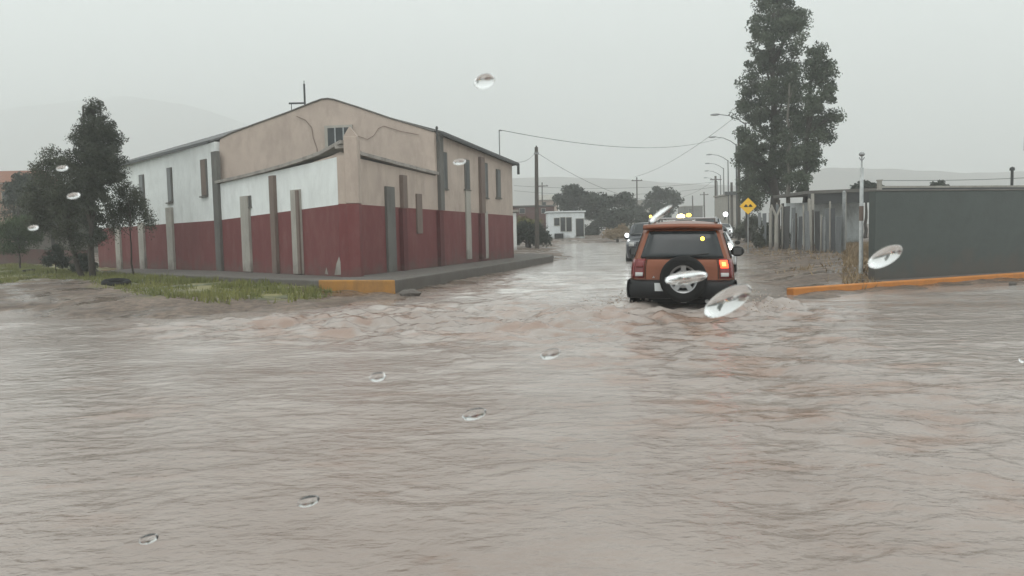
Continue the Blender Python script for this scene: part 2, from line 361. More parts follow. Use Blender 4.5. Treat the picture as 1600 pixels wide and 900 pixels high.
near_land = np.maximum(sdist(X,Y,left_land), sdist(X,Y,right_land))
hgt *= np.clip((.2-near_land)/1.3,.12,1)
Z = gnp(Y)+hgt
WM = mat('flood_water_mud', (.232,.182,.155), .13, col2=(.315,.265,.234), scale=.6, bump=.8, bscale=6.5, ior=1.5, stretch=(.8,1.3,1), coords='Object', spec=.55)
water = npmesh('water', np.stack([X,Y,Z],-1).reshape(-1,3), f, WM); struct(water)
foamv = np.clip(fbm(X*1.8,Y*3.0,123,5)*1.6*np.clip(chop-.6,0,1.4)-.12 + wake*.7 + .9*wr_ + .6*wl_ + .9*np.clip(fbm(X*.9,Y*3.0,127,5)-.6,0,1) + 1.2*np.clip(fbm(X*2.6,Y*6.0,129,4)-.95,0,1),0,1)
ca = water.data.color_attributes.new('silt','FLOAT_COLOR','POINT')
ca.data.foreach_set('color', np.stack([foamv]*3+[np.ones_like(foamv)],-1).astype(np.float32).ravel())
chan = (np.clip((Y-13)/8,0,1)+.42*np.clip((Y-5.5)/6,0,1)*np.clip((15-Y)/6,0,1)*np.clip(1.2-(X/Y+.05)/.25,.15,1))*np.clip((110-Y)/30,0,1)*np.clip(-near_land/1.2,0,1)
fm_ = np.clip(.62+.55*fbm(X*.9,Y*2.2,151,5),0,1)*chan + .8*np.clip(wake,0,1)*np.clip(fbm(X*5,Y*5,155,4)+.2,0,1)  # sky brightness painted into the street and left water, plus real wake foam
fm_ = np.clip(fm_,0,1)
cf = water.data.color_attributes.new('foam_sky_tone','FLOAT_COLOR','POINT')
cf.data.foreach_set('color', np.stack([fm_]*3+[np.ones_like(fm_)],-1).astype(np.float32).ravel())
n = WM.node_tree.nodes; L = WM.node_tree.links; b = n['Principled BSDF']; src = b.inputs['Base Color'].links[0].from_socket
at_ = n.new('ShaderNodeAttribute'); at_.attribute_name = 'silt'
mx = n.new('ShaderNodeMix'); mx.data_type = 'RGBA'; L.new(at_.outputs['Fac'], mx.inputs[0]); L.new(src, mx.inputs[6]); mx.inputs[7].default_value = (.25,.165,.125,1); L.new(mx.outputs[2], b.inputs['Base Color'])

bn0 = [q for q in n if q.type=='BUMP'][0]; bn0.inputs['Distance'].default_value = .03
nf = n.new('ShaderNodeTexNoise'); nf.inputs['Scale'].default_value = 24; nf.inputs['Detail'].default_value = 3; L.new([q for q in n if q.type=='MAPPING'][0].outputs[0], nf.inputs['Vector'])
b2 = n.new('ShaderNodeBump'); b2.inputs['Strength'].default_value = .8; b2.inputs['Distance'].default_value = .007; L.new(nf.outputs['Fac'], b2.inputs['Height']); L.new(bn0.outputs[0], b2.inputs['Normal']); L.new(b2.outputs[0], b.inputs['Normal'])
af = n.new('ShaderNodeAttribute'); af.attribute_name = 'foam_sky_tone'
m3 = n.new('ShaderNodeMix'); m3.data_type = 'RGBA'; L.new(af.outputs['Fac'], m3.inputs[0]); L.new(mx.outputs[2], m3.inputs[6]); m3.inputs[7].default_value = (.56,.53,.50,1); L.new(m3.outputs[2], b.inputs['Base Color'])

# ------------------------------------------------------------------ sidewalks and kerbs
def setz(v, z): return Vector((v.x, v.y, z))
KT = .36
kc = pt(615,438,KT); kl = pt(497,438,KT); kfar = pt(862,398,KT); kll = pt(150,424,.22)
C0 = at(545,430,22.8); CL1 = at(345,425,30.7); CL2 = at(155,420,41.5); CR1 = at(685,418,29.3); CR2 = at(803,402,38.4)
back = [Vector((-14,52,0)), Vector((-26,50,0))]
pts = [XY(kc), XY(kfar), (kfar.x+.2,kfar.y+2), (CR2.x+1,CR2.y+9), (-20,56), (kll.x,kll.y+12), XY(kll), XY(kl)]
mb = MB(); mb.prism(pts, -.4, [KT,KT-.06,KT-.06,KT-.1,KT-.1,.2,.2,KT]); struct(mb.build('sidewalk', DCONC, bevel=.03))
mb = MB(); d = (kc-kl); mb.prism([(kl.x+.04,kl.y-.14),(kc.x+.06,kc.y-.14),(kc.x+.02,kc.y-.004),(kl.x+.04,kl.y-.004)], -.35, KT+.012)
tag(mb.build('kerb', ORANGED, bevel=.03, origin=((kl.x+kc.x)/2,kl.y-.07,0)), 'worn ochre-painted kerb block below the street corner of the church', 'kerb')
ka = pt(1240,461); kb = pt(1600,435); kd = (kb-ka).normalized(); kn = Vector((-kd.y,kd.x,0)); ke = ka+kd*22
mb = MB(); mb.prism([XY(ka),XY(ke),XY(ke+kn*.22),XY(ka+kn*.22)], -.35, .15)
tag(mb.build('kerb', ORANGE, bevel=.025, origin=(ka.x,ka.y,0)), 'bright orange kerb along the foot of the long grey wall', 'kerb')
mb = MB(); a = ka+kn*.225+kd*3.2; mb.prism([XY(a),XY(ke+kn*.225),XY(ke+kn*2.2),XY(a+kn*2.2+kd*.3)], -.35, .14); 
s2 = mb.build('sidewalk', DCONC); struct(s2)

# ------------------------------------------------------------------ church
church = thing('church', 'flood-side church with cream gable and walls painted dark red below and white or cream above', 'church', (C0.x,C0.y,0))
church['label'] = 'large hall-like church on the corner, cream gable above dark red lower walls'
def rel(v): return Vector(v)
O = Vector((C0.x,C0.y,0))
def part(mb, name, m, parent=church, **k):
    mb.v = [(v[0]-O.x, v[1]-O.y, v[2]) for v in mb.v]; return mb.build(name, m, parent, **k)
def outward(A,B):
    n_ = Vector((B.y-A.y, -(B.x-A.x), 0)).normalized()
    if n_.dot(Vector((0,0,0))-(A+B)/2) < 0: n_ = -n_
    return n_
def wall_piece(A,B,za0,za1,zb0,zb1,t=.25):
    n_ = outward(A,B); q = [setz(A,za0),setz(B,zb0),setz(B,zb1),setz(A,za1)]
    return MB().slab(q, -n_*t)
RZ = {'c':2.44,'l1':2.22,'l2':2.15,'r1':2.39,'r2':2.30}
AZ = 3.62
EL1, EL2, ER1, ER2 = 5.20, 4.98, 5.15, 4.72
# lower red walls
part(wall_piece(C0,CL1,-.1,RZ['c'],-.1,RZ['l1']), 'wall', RED); part(wall_piece(CL1,CL2,-.1,RZ['l1'],-.1,RZ['l2']), 'wall', RED)
part(wall_piece(C0,CR1,-.1,RZ['c'],-.1,RZ['r1']), 'wall', RED); part(wall_piece(CR1,CR2,-.1,RZ['r1'],-.1,RZ['r2']), 'wall', RED)
# upper walls
part(wall_piece(C0,CL1,RZ['c'],3.80,RZ['l1'],3.58), 'wall', WHITE); part(wall_piece(CL1,CL2,RZ['l1'],EL1,RZ['l2'],EL2), 'wall', WHITE)
part(wall_piece(C0,CR1,RZ['c'],3.80,RZ['r1'],3.62), 'wall', CREAM); part(wall_piece(CR1,CR2,RZ['r1'],ER1,RZ['r2'],ER2), 'wall', CREAM)
BK1 = Vector((CR2.x-3.2,CR2.y+9,0)); BK2 = Vector((CL2.x+9,CL2.y+9,0))
part(MB().slab([setz(CR2,-.1),setz(BK1,-.1),setz(BK1,ER2),setz(CR2,ER2)], Vector((-.25,0,0))), 'wall', CREAM)
part(MB().slab([setz(CL2,-.1),setz(BK2,-.1),setz(BK2,EL2),setz(CL2,EL2)], Vector((.25,0,0))), 'wall', WHITE)
part(MB().slab([setz(BK1,-.1),setz(BK2,-.1),setz(BK2,EL2),((BK1.x+BK2.x)/2,BK1.y,6.4),setz(BK1,ER2)], Vector((0,-.25,0))), 'wall', CREAM)
# gable
gpx = [(344,217),(360,209),(400,194),(450,176),(490,160),(503,155.5),(512,154.5),(522,156),(560,168),(610,185),(650,197),(678,206)]
gp3 = [wallpt(CL1,CR1,*p) for p in gpx]
gq = [setz(CL1,3.3)]+gp3+[setz(CR1,3.3)]
gn_ = outward(CL1,CR1)
gab = part(MB().slab([p+gn_*.012 for p in gq], -gn_*.28), 'gable', CREAM)
cap = MB(); cap.tube([p+gn_*.03+Vector((0,0,.01)) for p in gp3], .03, 6); part(cap, 'coping', CONC)
# roof
apex = max(gp3, key=lambda p:p.z); ridge_b = Vector(((BK1.x+BK2.x)/2, BK1.y+.3, 6.35)); ar = apex-gn_*.1-Vector((0,0,.12))
ol = (Vector((-1,-.9,0))).normalized()*.28; orr = Vector((1,-.25,0)).normalized()*.28
mb = MB()
A1 = setz(CL1,EL1+.02)+ol; A2 = setz(CL2,EL2+.02)+ol+Vector((-.3,.3,0)); B1 = setz(CR1,ER1+.02)+orr; B2 = setz(CR2,ER2+.02)+orr+fw*.3
mb.slab([A1-gn_*.3, ar-gn_*.3, ridge_b, A2+Vector((2.5,5,0)), A2], Vector((0,0,.07)))
mb.slab([ar-gn_*.3, B1-gn_*.3, B2, BK1+Vector((.3,.3,ER2)), ridge_b], Vector((0,0,.07)))
part(mb, 'roof', ROOF)
mb = MB(); mb.slab([A1,A2,A2-Vector((0,0,.11)),A1-Vector((0,0,.11))], -ol.normalized()*.05); part(mb,'fascia',DKMETAL)
mb = MB(); mb.slab([B1,B2,B2-Vector((0,0,.09)),B1-Vector((0,0,.09))], -orr.normalized()*.05); part(mb,'fascia',DKMETAL)
mb = MB(); e = setz(CR2,ER2)+orr*1.1; mb.box(e+Vector((0,0,-.22)), (.12,.14,.5)); part(mb,'downpipe',DKMETAL)
# annex roof slab with sagging concrete edge
CORN = plaster('cornice_plaster',(.30,.275,.25),(.11,.10,.09),.85)
def band(A,B,zs,t0,t1,name,m):
    n_ = outward(A,B); top=[]; bot=[]
    N = len(zs); MBx = MB()
    for i in range(N):
        p = A.lerp(B,i/(N-1)); top.append(p+Vector((0,0,zs[i]-p.z))); 
    outer_t=[p+n_*t1 for p in top]; outer_b=[p+n_*t1-Vector((0,0,t0)) for p in top]; inn_b=[p-n_*.3-Vector((0,0,t0)) for p in top]; inn_t=[p-n_*.3 for p in top]
    MBx.grid([outer_b,outer_t]); MBx.grid([outer_t,inn_t]); MBx.grid([inn_b,outer_b])
    MBx.add([outer_b[0],outer_t[0],inn_t[0],inn_b[0]],[(0,1,2,3)]); MBx.add([outer_b[-1],outer_t[-1],inn_t[-1],inn_b[-1]],[(3,2,1,0)])
    return part(MBx,name,m)
band(C0,CL1,[4.22,4.02,3.93,3.86,3.81,3.77,3.74,3.72,3.70],.10,.13,'cornice',CORN)
band(C0,CR1,[4.10,3.96,3.93,3.90,3.86,3.84,3.80,3.78,3.76],.10,.13,'cornice',CORN)
mb = MB(); mb.slab([setz(C0,3.78)+Vector((0,.3,0)),setz(CL1,3.6),setz(CR1,3.64)], Vector((0,0,.05))); part(mb,'annex_roof',DCONC)
# corner pier
mb = MB(); cp = at(550,330,22.75); mb.prism([(cp.x-.17,cp.y-.03),(cp.x+.20,cp.y+.05),(cp.x+.20,cp.y+.5),(cp.x-.17,cp.y+.5)], 2.44, 4.32); part(mb,'corner_pier',CREAM,bevel=.02)
mb = MB(); mb.prism([(cp.x-.16,cp.y-.02),(cp.x+.19,cp.y+.055),(cp.x+.19,cp.y+.5),(cp.x-.16,cp.y+.5)], -.1, 2.438); part(mb,'corner_pier',RED,bevel=.02)
mb = MB(); mb.slab([setz(cp,4.32)+Vector((-.17,0,0)),setz(cp,4.32)+Vector((.2,0.08,0)),setz(cp,4.32)+Vector((.0,0.04,.28))],Vector((0,.35,0))); part(mb,'finial',CREAM)
def onwall(A,B,x0,y0,x1,y1,t,name,m,rec=0.0,parent=church,wpx=True,**k):
    n_ = outward(A,B); a = wallpt(A,B,x0,(y0+y1)/2); b = wallpt(A,B,x1,(y0+y1)/2)
    zt = wallpt(A,B,(x0+x1)/2,y0).z; zb = wallpt(A,B,(x0+x1)/2,y1).z
    q = [setz(a,zb)+n_*rec,setz(b,zb)+n_*rec,setz(b,zt)+n_*rec,setz(a,zt)+n_*rec]
    mb = MB().slab(q, n_*t); return part(mb,name,m,parent,**k)
L_, R_ = (C0,CL2), (C0,CR2)
LA,LB = C0,CL1; LC,LD = CL1,CL2; RA,RB = C0,CR1; RC,RD = CR1,CR2
def pil(A,B,xc,w,y0,y1,m,t=.12): return onwall(A,B,xc-w/2,y0,xc+w/2,y1,t,'pilaster',m,rec=-.02,bevel=.012)
def slit(A,B,xc,w,y0,y1,m=GLASSG):
    fr = onwall(A,B,xc-w/2-1,y0-1.2,xc+w/2+1,y1+1.2,.05,'window',DCONC)
    n_=outward(A,B); onwall(A,B,xc-w/2,y0,xc+w/2,y1,.012,'pane',m,rec=.051,parent=fr)
    onwall(A,B,xc-w/2-2,y1+1.3,xc+w/2+2,y1+3.2,.09,'sill',CONC,parent=fr)
pil(LC,LD,343.0,8,236,424,DCONC,.16)
pil(LA,LB,387,12,306,424,PALE); pil(LA,LB,431,7,274,427,BROWNP,.14); pil(LA,LB,466,14,296,428,PALE,.10); pil(LA,LB,471,4,297,428,BROWNP,.15)
pil(LC,LD,268.5,9,324,422,PALE); pil(LC,LD,224,8,348,421,PALE); pil(LC,LD,187,7,352,420,PALE)
slit(LC,LD,320,7,250,305,BROWNP); slit(LC,LD,266.5,5,263,315); slit(LC,LD,223,5,274,322)
slit(LA,LB,389,6,307,322); 
pil(RA,RB,609,13,292,426,DCONC,.10); pil(RA,RB,628,7,274,325.2,BROWNP,.15); pil(RA,RB,628,7,325.6,423,REDP,.16); pil(RA,RB,654,8,303,365,BROWNP,.08)
pil(RC,RD,686,6,209,328.5,DCONC,.15); pil(RC,RD,686,6,329,416,REDP,.16); pil(RC,RD,731,7,296,405,PALE,.08); pil(RC,RD,751,6,246,333,BROWNP,.15); pil(RC,RD,751,6,333.4,404,REDP,.16); pil(RC,RD,759,6,330,404,PALE,.06)
slit(RC,RD,693.5,6,239,294); slit(RC,RD,729,5,251,295); slit(RC,RD,758,4,256,308); slit(RC,RD,778,4,266,308)
# gable window
fr = onwall(CL1,CR1,509,196,552,237,.08,'window',PALE,rec=.02)
onwall(CL1,CR1,514,200,549,234,.01,'pane',GLASSD,rec=.101,parent=fr)
mbx = MB()
for x in (525,538):
    a = wallpt(CL1,CR1,x,217); zt = wallpt(CL1,CR1,x,200).z; zb = wallpt(CL1,CR1,x,234).z
    mbx.box((a.x,a.y-.13,(zt+zb)/2),(.05,.03,zt-zb))
part(mbx,'mullion',GALV,fr)
# conduits and cracks that run over the gable
def conduit(pxs,r=.012,m=DCONC):
    mb = MB(); mb.tube([wallpt(CL1,CR1,*p)+gn_*.05 for p in pxs], r, 5); part(mb,'conduit',m)
conduit([(464,182),(478,188),(488,200),(490,215),(496,232),(497,242)],.013,BROWNP)
conduit([(550,205),(560,213),(575,218),(585,212),(592,201),(600,197),(625,205),(655,211)],.010,BROWNP)
# peeled pale patch
q0 = [(523,430),(526,412),(530,401),(533,413),(534,429)]; n_=outward(LA,LB)
part(MB().slab([wallpt(LA,LB,*p)+n_*.003 for p in q0], n_*.004),'bare_patch',PALE)
q0 = [(508,428),(510,418),(513,429)]; part(MB().slab([wallpt(LA,LB,*p)+n_*.003 for p in q0], n_*.004),'bare_patch',PALE)

# roof aerials
p0 = at(477,178,33); p1 = at(477,133,33); p2 = at(452,161,33); p3=at(477,161,33)
t = thing('roof_cross','dark cross-shaped metal frame standing on the roof left of the gable peak','roof cross',tuple(p0))
m_ = MB(); m_.box(((0,0,(p1.z-p0.z)/2)),(.07,.07,p1.z-p0.z+.1)); m_.build('post',DKMETAL,t,bevel=.01)
m_ = MB(); m_.box((-(p3.x-p2.x)/2,0,p3.z-p0.z),(p3.x-p2.x,.06,.065)); m_.build('arm',DKMETAL,t,bevel=.01)
m_ = MB(); m_.tube([(0,0,p1.z-p0.z),(0,0,p1.z-p0.z+.18)],.015,6); m_.build('tip',DKMETAL,t)
m_ = MB(); m_.tube([(-(p3.x-p2.x)+.1,0,p3.z-p0.z),(-(p3.x-p2.x)+.1,0,p3.z-p0.z-.35)],.015,6); m_.build('stay',DKMETAL,t)
p0 = at(683,222,29.2); p1 = at(683,200,29.2)
t = thing('spout','short dark pipe with a lamp rising at the right end of the gable','roof pipe',tuple(p0))
m_=MB(); m_.tube([(0,0,0),(0,0,p1.z-p0.z)],.03,8); m_.build('pipe',DKMETAL,t); m_=MB(); m_.sphere((0,0,p1.z-p0.z),(.05,.05,.07)); m_.build('cap',DKMETAL,t)
p0 = at(781,252,37); p1 = at(781,203,37)
t = thing('antenna_mast','thin mast on the far end of the church roof holding a wire','mast',tuple(p0))
m_=MB(); m_.tube([(0,0,-.3),(0,0,p1.z-p0.z)],.022,6); m_.build('pole',DKMETAL,t)
m_=MB(); m_.tube([(0,0,p1.z-p0.z-.05),(.15,0,p1.z-p0.z-.02)],.015,6); m_.build('hook',DKMETAL,t)
MAST = p1.copy()

# ------------------------------------------------------------------ grey wall on the right
gw = thing('boundary_wall','long plain dark grey wall behind the orange kerb','wall',tuple(setz(at(1367,430,19.6),0)))
GA = setz(at(1367,430,19.9),0); GB = setz(at(1600,420,22.2),0); gd = (GB-GA).normalized(); GE = GA+gd*24; gno = outward(GA,GE)
def addto(mb, name, m, parent, **k):
    l = parent.matrix_basis.translation; mb.v = [(v[0]-l.x,v[1]-l.y,v[2]-l.z) for v in mb.v]; return mb.build(name,m,parent,**k)
addto(MB().slab([setz(GA,-.1),setz(GE,-.1),setz(GE,2.46),setz(GA,2.34)], -gno*.2),'wall_face',GREYW,gw)
addto(MB().slab([setz(GA,2.343)+gno*.02,setz(GE,2.463)+gno*.02,setz(GE,2.505)+gno*.02,setz(GA,2.385)+gno*.02], -gno*.24),'coping',DCONC,gw,bevel=.01)
# building behind the grey wall
BA = at(1376,300,27); BB = at(1592,296,29); bt = at(1376,290,27).z
hb = thing('flat_roofed_building','low flat-roofed building whose pale roof edge shows above the grey wall','building',(BA.x,BA.y,0))
addto(MB().prism([XY(BA),XY(BB),(BB.x*1.26,BB.y+7),(BA.x*1.26,BA.y+7)],0,[bt-.12]*4),'wall',DCONC,hb)
addto(MB().prism([(BA.x-.1,BA.y-.2),(BB.x+.1,BB.y-.2),(BB.x*1.26,BB.y+7),(BA.x*1.26,BA.y+7)],bt-.118,bt-.02),'roof',PALE,hb)
addto(MB().prism([(BA.x-.05,BA.y-.25),(BB.x+.05,BB.y-.25),(BB.x+.05,BB.y-.205),(BA.x-.05,BA.y-.205)],bt-.16,bt-.09),'gutter',DKMETAL,hb)
p0 = at(1581,292,29.5); p1 = at(1581,262,29.5)
t = thing('chimney_pipe','black capped flue pipe on the flat roof behind the grey wall','chimney pipe',tuple(p0))
m_=MB(); m_.tube([(0,0,-.2),(0,0,p1.z-p0.z)],.05,10); m_.build('pipe',DKMETAL,t); m_=MB(); m_.lathe([(0,.14),(.08,.1),(.09,0),(0,-.02)],(0,0,p1.z-p0.z-.1),n=12); m_.build('cap',DKMETAL,t)
p0 = at(1602,300,27); p1 = at(1600,212,27)
t = thing('utility_pole','pale concrete utility pole cut by the right edge of the view behind the grey wall','utility pole',tuple(setz(p0,0)))
t.location.x = at(1607,300,27).x
m_=MB(); m_.tube([(0,0,0),(0,0,p1.z+.6)],[.13,.10],12); m_.build('pole',PALE,t)
m_=MB(); m_.box((-.14,-.1,at(1600,225,27).z),(.14,.16,.45)); m_.build('meter_box',DKMETAL,t,bevel=.01)
# small concrete stub post above wall
p0 = at(1374,300,24); 
t = thing('post','short pale concrete post standing behind the left end of the grey wall','post',tuple(setz(p0,0)))
m_=MB(); m_.box((0,0,at(1374,283,24).z/2),(.11,.11,at(1374,283,24).z)); m_.build('shaft',PALE,t,bevel=.01)
m_=MB(); m_.box((0,0,at(1374,283,24).z+.02),(.14,.14,.04)); m_.build('cap',PALE,t)
# shrubs of distant garden over wall handled with trees
# white pole with head
p0 = pt(1345,430,.18); p1 = at(1344,240,p0.y)
t = thing('street_pole','slim whitewashed pole with a rusty band and small head left of the grey wall','pole',tuple(setz(p0,.1)))
zz = lambda py: at(1344,py,p0.y).z-.1
m_=MB(); m_.tube([(0,0,-.1),(0,0,zz(340)),(0,0,zz(262))],[.055,.05,.045],10); m_.build('shaft',mat('white_pole_paint',(.5,.52,.52),.6,var=.25,scale=6),t)
m_=MB(); m_.tube([(0,0,zz(345)),(0,0,zz(322))],.056,10); m_.build('rust_band',BROWNP,t)
m_=MB(); m_.tube([(0,0,zz(262)),(0,0,zz(244))],.02,8); m_.tube([(-.07,0,zz(246)),(0,0,zz(252)),(.07,0,zz(246))],.015,6); m_.sphere((0,0,zz(241)),(.08,.08,.06)); m_.build('head',GALV,t)

# ------------------------------------------------------------------ shed and yard right of the trees
SA = at(1262,300,46); SB = at(1400,300,44)
sh = thing('shed','open-fronted shed with dark flat roof and pale back wall beyond the metal fence','shed',(SA.x,SA.y,0))
zt = at(1300,296,45).z; zm = at(1300,318,45).z
addto(MB().prism([(SA.x,SA.y),(SB.x,SB.y),(SB.x,SB.y+6),(SA.x,SA.y+6)],zt-.18,zt),'roof',CONC,sh)
addto(MB().prism([(SA.x+.1,SA.y+.1),(SB.x-.1,SB.y+.1),(SB.x-.1,SB.y+.2),(SA.x+.1,SA.y+.2)],zm,zt-.181),'beam',DKMETAL,sh)
addto(MB().prism([(SA.x+.1,SA.y+3.8),(SB.x-.1,SB.y+3.8),(SB.x-.1,SB.y+4),(SA.x+.1,SA.y+4)],.2,zm+.2),'wall',plaster('bluish_plaster',(.55,.58,.58),(.2,.21,.2),.8),sh)
for x in (1316,1368,1266):
    a = at(x,300,45.5); addto(MB().box((a.x,a.y-.35,(zt-.2)/2),(.14,.14,zt-.2)),'post',PALE,sh)

# metal sheet fence
FA = setz(at(1186,390,50),0); FB = setz(at(1240,395,42),0); FC = setz(at(1316,402,36),0)
fe = thing('sheet_fence','patchwork fence of upright grey metal sheets and posts below the tall trees','fence',tuple(FA))
tones = [(.10,.105,.11),(.17,.18,.185),(.075,.075,.075),(.24,.25,.255),(.13,.12,.11)]
fm = [mat(f'sheet_metal_{c}',tones[i],.5,metal=.3,var=.25,scale=3,stretch=(6,6,.6)) for i,c in enumerate(['dark','mid','sooty','pale','brownish'])]
def fenceline(A,B,n,hz,seed):
    rr = random.Random(seed); n_ = outward(A,B); s=0; 
    ws=[rr.uniform(.6,1.3) for _ in range(n)]; tot=sum(ws)
    for i,w in enumerate(ws):
        a=A.lerp(B,s/tot); s+=w; b=A.lerp(B,(s-.04)/tot); h=hz*rr.uniform(.86,1.08); k=10; P0=[];P1=[]
        if rr.random()<.28: continue
        off = rr.uniform(-.05,.05); lean = rr.uniform(-.08,.08)
        for j in range(k*2+1):
            q=a.lerp(b,j/(2*k))+n_*(off+.02*(j%2)); P0.append(q+Vector((0,0,.05))); P1.append(q+n_*lean+Vector((0,0,h+rr.uniform(-.01,.01))))
        mb=MB(); mb.grid([P0,P1]); addto(mb,'sheet',rr.choice(fm),fe,solid=.008)
        if rr.random()<.55:
            mb=MB(); q=a+n_*.08; mb.tube([q,q+Vector((rr.uniform(-.05,.05),0,h+rr.uniform(-.1,.35)))],[.05,.04],7); addto(mb,'post',rr.choice([WOOD,GALV,PALE]),fe)
fenceline(FA,FB,9,2.6,3); fenceline(FB,FC,11,2.15,5)
for i,(x,y0,y1,Y,m,lab) in enumerate([(1204,326,368,44,PALE,'pale stubby post left of the forked post under the tall trees'),(1318,300,402,37,GALV,'slim pale gatepost at the right end of the metal fence'),(1264,312,392,41,PALE,'thin pale post against the metal fence under the right tree')]):
    a = at(x,y1,Y); zb = ground_z(a.x,a.y); b_ = at(x,y0,Y)
    t = thing('post',lab,'post',(a.x,a.y,zb-.1)); m_=MB(); m_.tube([(0,0,0),(0,0,b_.z-zb+.1)],[.09,.075],9); m_.build('shaft',m,t); m_=MB(); m_.tube([(0,0,b_.z-zb+.1),(0,0,b_.z-zb+.16)],[.08,.03],9); m_.build('top',m,t)
a = at(1213,392,43); zb=ground_z(a.x,a.y)
t = thing('post','pale forked post with a Y-shaped top in front of the metal fence','post',(a.x,a.y,zb-.1))
m_=MB(); hh=at(1213,335,43).z-zb; m_.tube([(0,0,0),(0,0,hh)],[.12,.09],9); m_.build('shaft',PALE,t)
for s_ in (-1,1): m_=MB(); m_.tube([(0,0,hh-.05),(s_*.28,0,hh+.62)],[.07,.05],8); m_.build('fork',PALE,t)

# ------------------------------------------------------------------ trees
def leaves(blobs, n, size, seed, name, m, parent, l0, clump=.28, droop=0, hang=0, per=105):
    r = np.random.default_rng(seed); vol = np.array([b[3]*b[4]*b[5] for b in blobs])**.8; vol = vol/vol.sum(); P=[]
    for b,w in zip(blobs,vol):
        k = int(n*w); nc = max(7,k//per)
        d = r.normal(size=(nc,3)); d /= np.linalg.norm(d,axis=1)[:,None]; rad = r.uniform(.25,1.05,(nc,1))**.6
        c = d*rad*np.array(b[3:6]) + np.array(b[0:3]); idx = r.integers(0,nc,k)
        cs = clump*(.6+.8*r.random(nc)); off = r.normal(size=(k,3)); off /= np.linalg.norm(off,axis=1)[:,None]; off *= (r.random((k,1))**.45)*1.55*cs[idx][:,None]*np.array([1,1,.75])
        if hang: off[:,2] -= np.abs(r.normal(size=k))*hang
        P.append(c[idx]+off)
    P = np.concatenate(P); k = len(P)
    a = r.normal(size=(k,3)); a[:,2] -= droop; a /= np.linalg.norm(a,axis=1)[:,None]; bb = np.cross(a, r.normal(size=(k,3))); bb /= np.linalg.norm(bb,axis=1)[:,None]
    s = size*r.uniform(.6,1.4,(k,1)); asp = .42
    V = np.stack([P-a*s*.5, P+bb*s*asp*.5, P+a*s*.5, P-bb*s*asp*.5],1).reshape(-1,3) - np.array(l0)
    Fq = np.arange(k*4).reshape(k,4); return npmesh(name,V,Fq,m,False,parent)
def limb(mb, a, b, r0, r1, rr, n=7, wob=.06):
    a=Vector(a); b=Vector(b); L_=(b-a).length; ps=[]; rs=[]
    for i in range(n):
        t=i/(n-1); p=a.lerp(b,t); 
        if 0<i<n-1: p+=Vector((rr.uniform(-1,1),rr.uniform(-1,1),rr.uniform(-.4,.6)))*wob*L_*.5
        ps.append(p); rs.append(r0+(r1-r0)*t)
    mb.tube(ps,rs,8); return ps
def tree(name,label,base,blobs,n,size,seed,lm,bm,tr,toph,clump=.28,group=None,lean=(0,0),droop=0,hang=0,cat='tree',per=95):
    t = thing(name,label,cat,tuple(base),0,group); rr=random.Random(seed); b=Vector(base); mb=MB()
    top=b+Vector((lean[0],lean[1],toph)); ps=limb(mb,b-Vector((0,0,.25)),top,tr,tr*.28,rr,10,.025)
    for bl in blobs:
        c=Vector(bl[:3]); k=min(range(len(ps)-1),key=lambda i:abs(ps[i].z-(c.z-.45*bl[5]-.15*(c-b).length))); k=max(k,2)
        e=limb(mb,ps[k],c,tr*.35,tr*.1,rr,6,.08)
        for _ in range(3):
            q=c+Vector((rr.uniform(-.8,.8)*bl[3],rr.uniform(-.8,.8)*bl[4],rr.uniform(-.6,.8)*bl[5])); limb(mb,e[3],q,tr*.12,tr*.03,rr,4,.08)
    mb.v=[(v[0]-b.x,v[1]-b.y,v[2]-b.z) for v in mb.v]; mb.build('trunk',bm,t,smooth=True)
    leaves(blobs,n,size,seed,'crown',lm,t,b,clump,droop,hang,per); return t
def bpx(lst,Y,depth=1.0,seed=1):
    rr=random.Random(seed); out=[]
    for (x,y,rx,ry) in lst:
        yy=Y+rr.uniform(-1,1)*depth; c=at(x,y,yy); out.append((c.x,c.y,c.z,rx*yy/F,rx*yy/F*.9,ry*yy/F))
    return out
a=at(1208,388,53); gb=Vector((a.x,a.y,ground_z(a.x,a.y)))
tree('tall_tree','tallest dark tree with a narrow crown running out of the top of the view',gb,
 bpx([(1222,-22,24,26),(1218,18,30,32),(1200,52,26,26),(1236,48,20,34),(1188,92,24,24),(1222,98,24,30),(1172,132,18,22),(1205,140,26,26),(1236,142,16,28),(1172,178,22,22),(1206,186,26,30),(1166,214,14,14),(1180,232,24,24),(1214,240,24,30),(1188,272,22,20),(1216,288,24,22),(1170,158,14,16),(1185,300,16,12),(1248,34,16,20),(1192,22,14,18),(1160,246,12,18),(1246,190,14,24)],53,1.2,2),
 50000,.19,5,LEAF_EUC,BARK,.34,at(1222,20,53).z-gb.z,clump=.33,per=165)
a=at(1250,390,50); gb=Vector((a.x,a.y,ground_z(a.x,a.y)))
tree('tall_tree','shorter right-hand tall tree with a lopsided billowing crown',gb,
 bpx([(1276,88,16,20),(1290,112,14,18),(1268,118,18,24),(1294,146,14,16),(1274,158,18,20),(1300,182,12,10),(1284,192,18,14),(1262,196,18,26),(1290,214,11,10),(1268,228,18,20),(1252,250,18,24),(1270,256,12,10),(1246,284,18,16)],50,1.0,4),
 19000,.19,8,LEAF_EUC,BARK,.22,at(1272,120,50).z-gb.z,clump=.31,per=150,lean=(.7,0))
a=at(1233,392,51); gb=Vector((a.x,a.y,ground_z(a.x,a.y)))
tree('tall_tree','slim pale-trunked tall tree between the two bigger tall trees',gb,
 bpx([(1234,210,12,24),(1240,170,12,24),(1232,250,14,22),(1242,120,12,22)],51,.6,5),5000,.19,12,LEAF_EUC,BARKP,.17,at(1240,130,51).z-gb.z,clump=.34)
a=at(1168,388,58); gb=Vector((a.x,a.y,ground_z(a.x,a.y)))
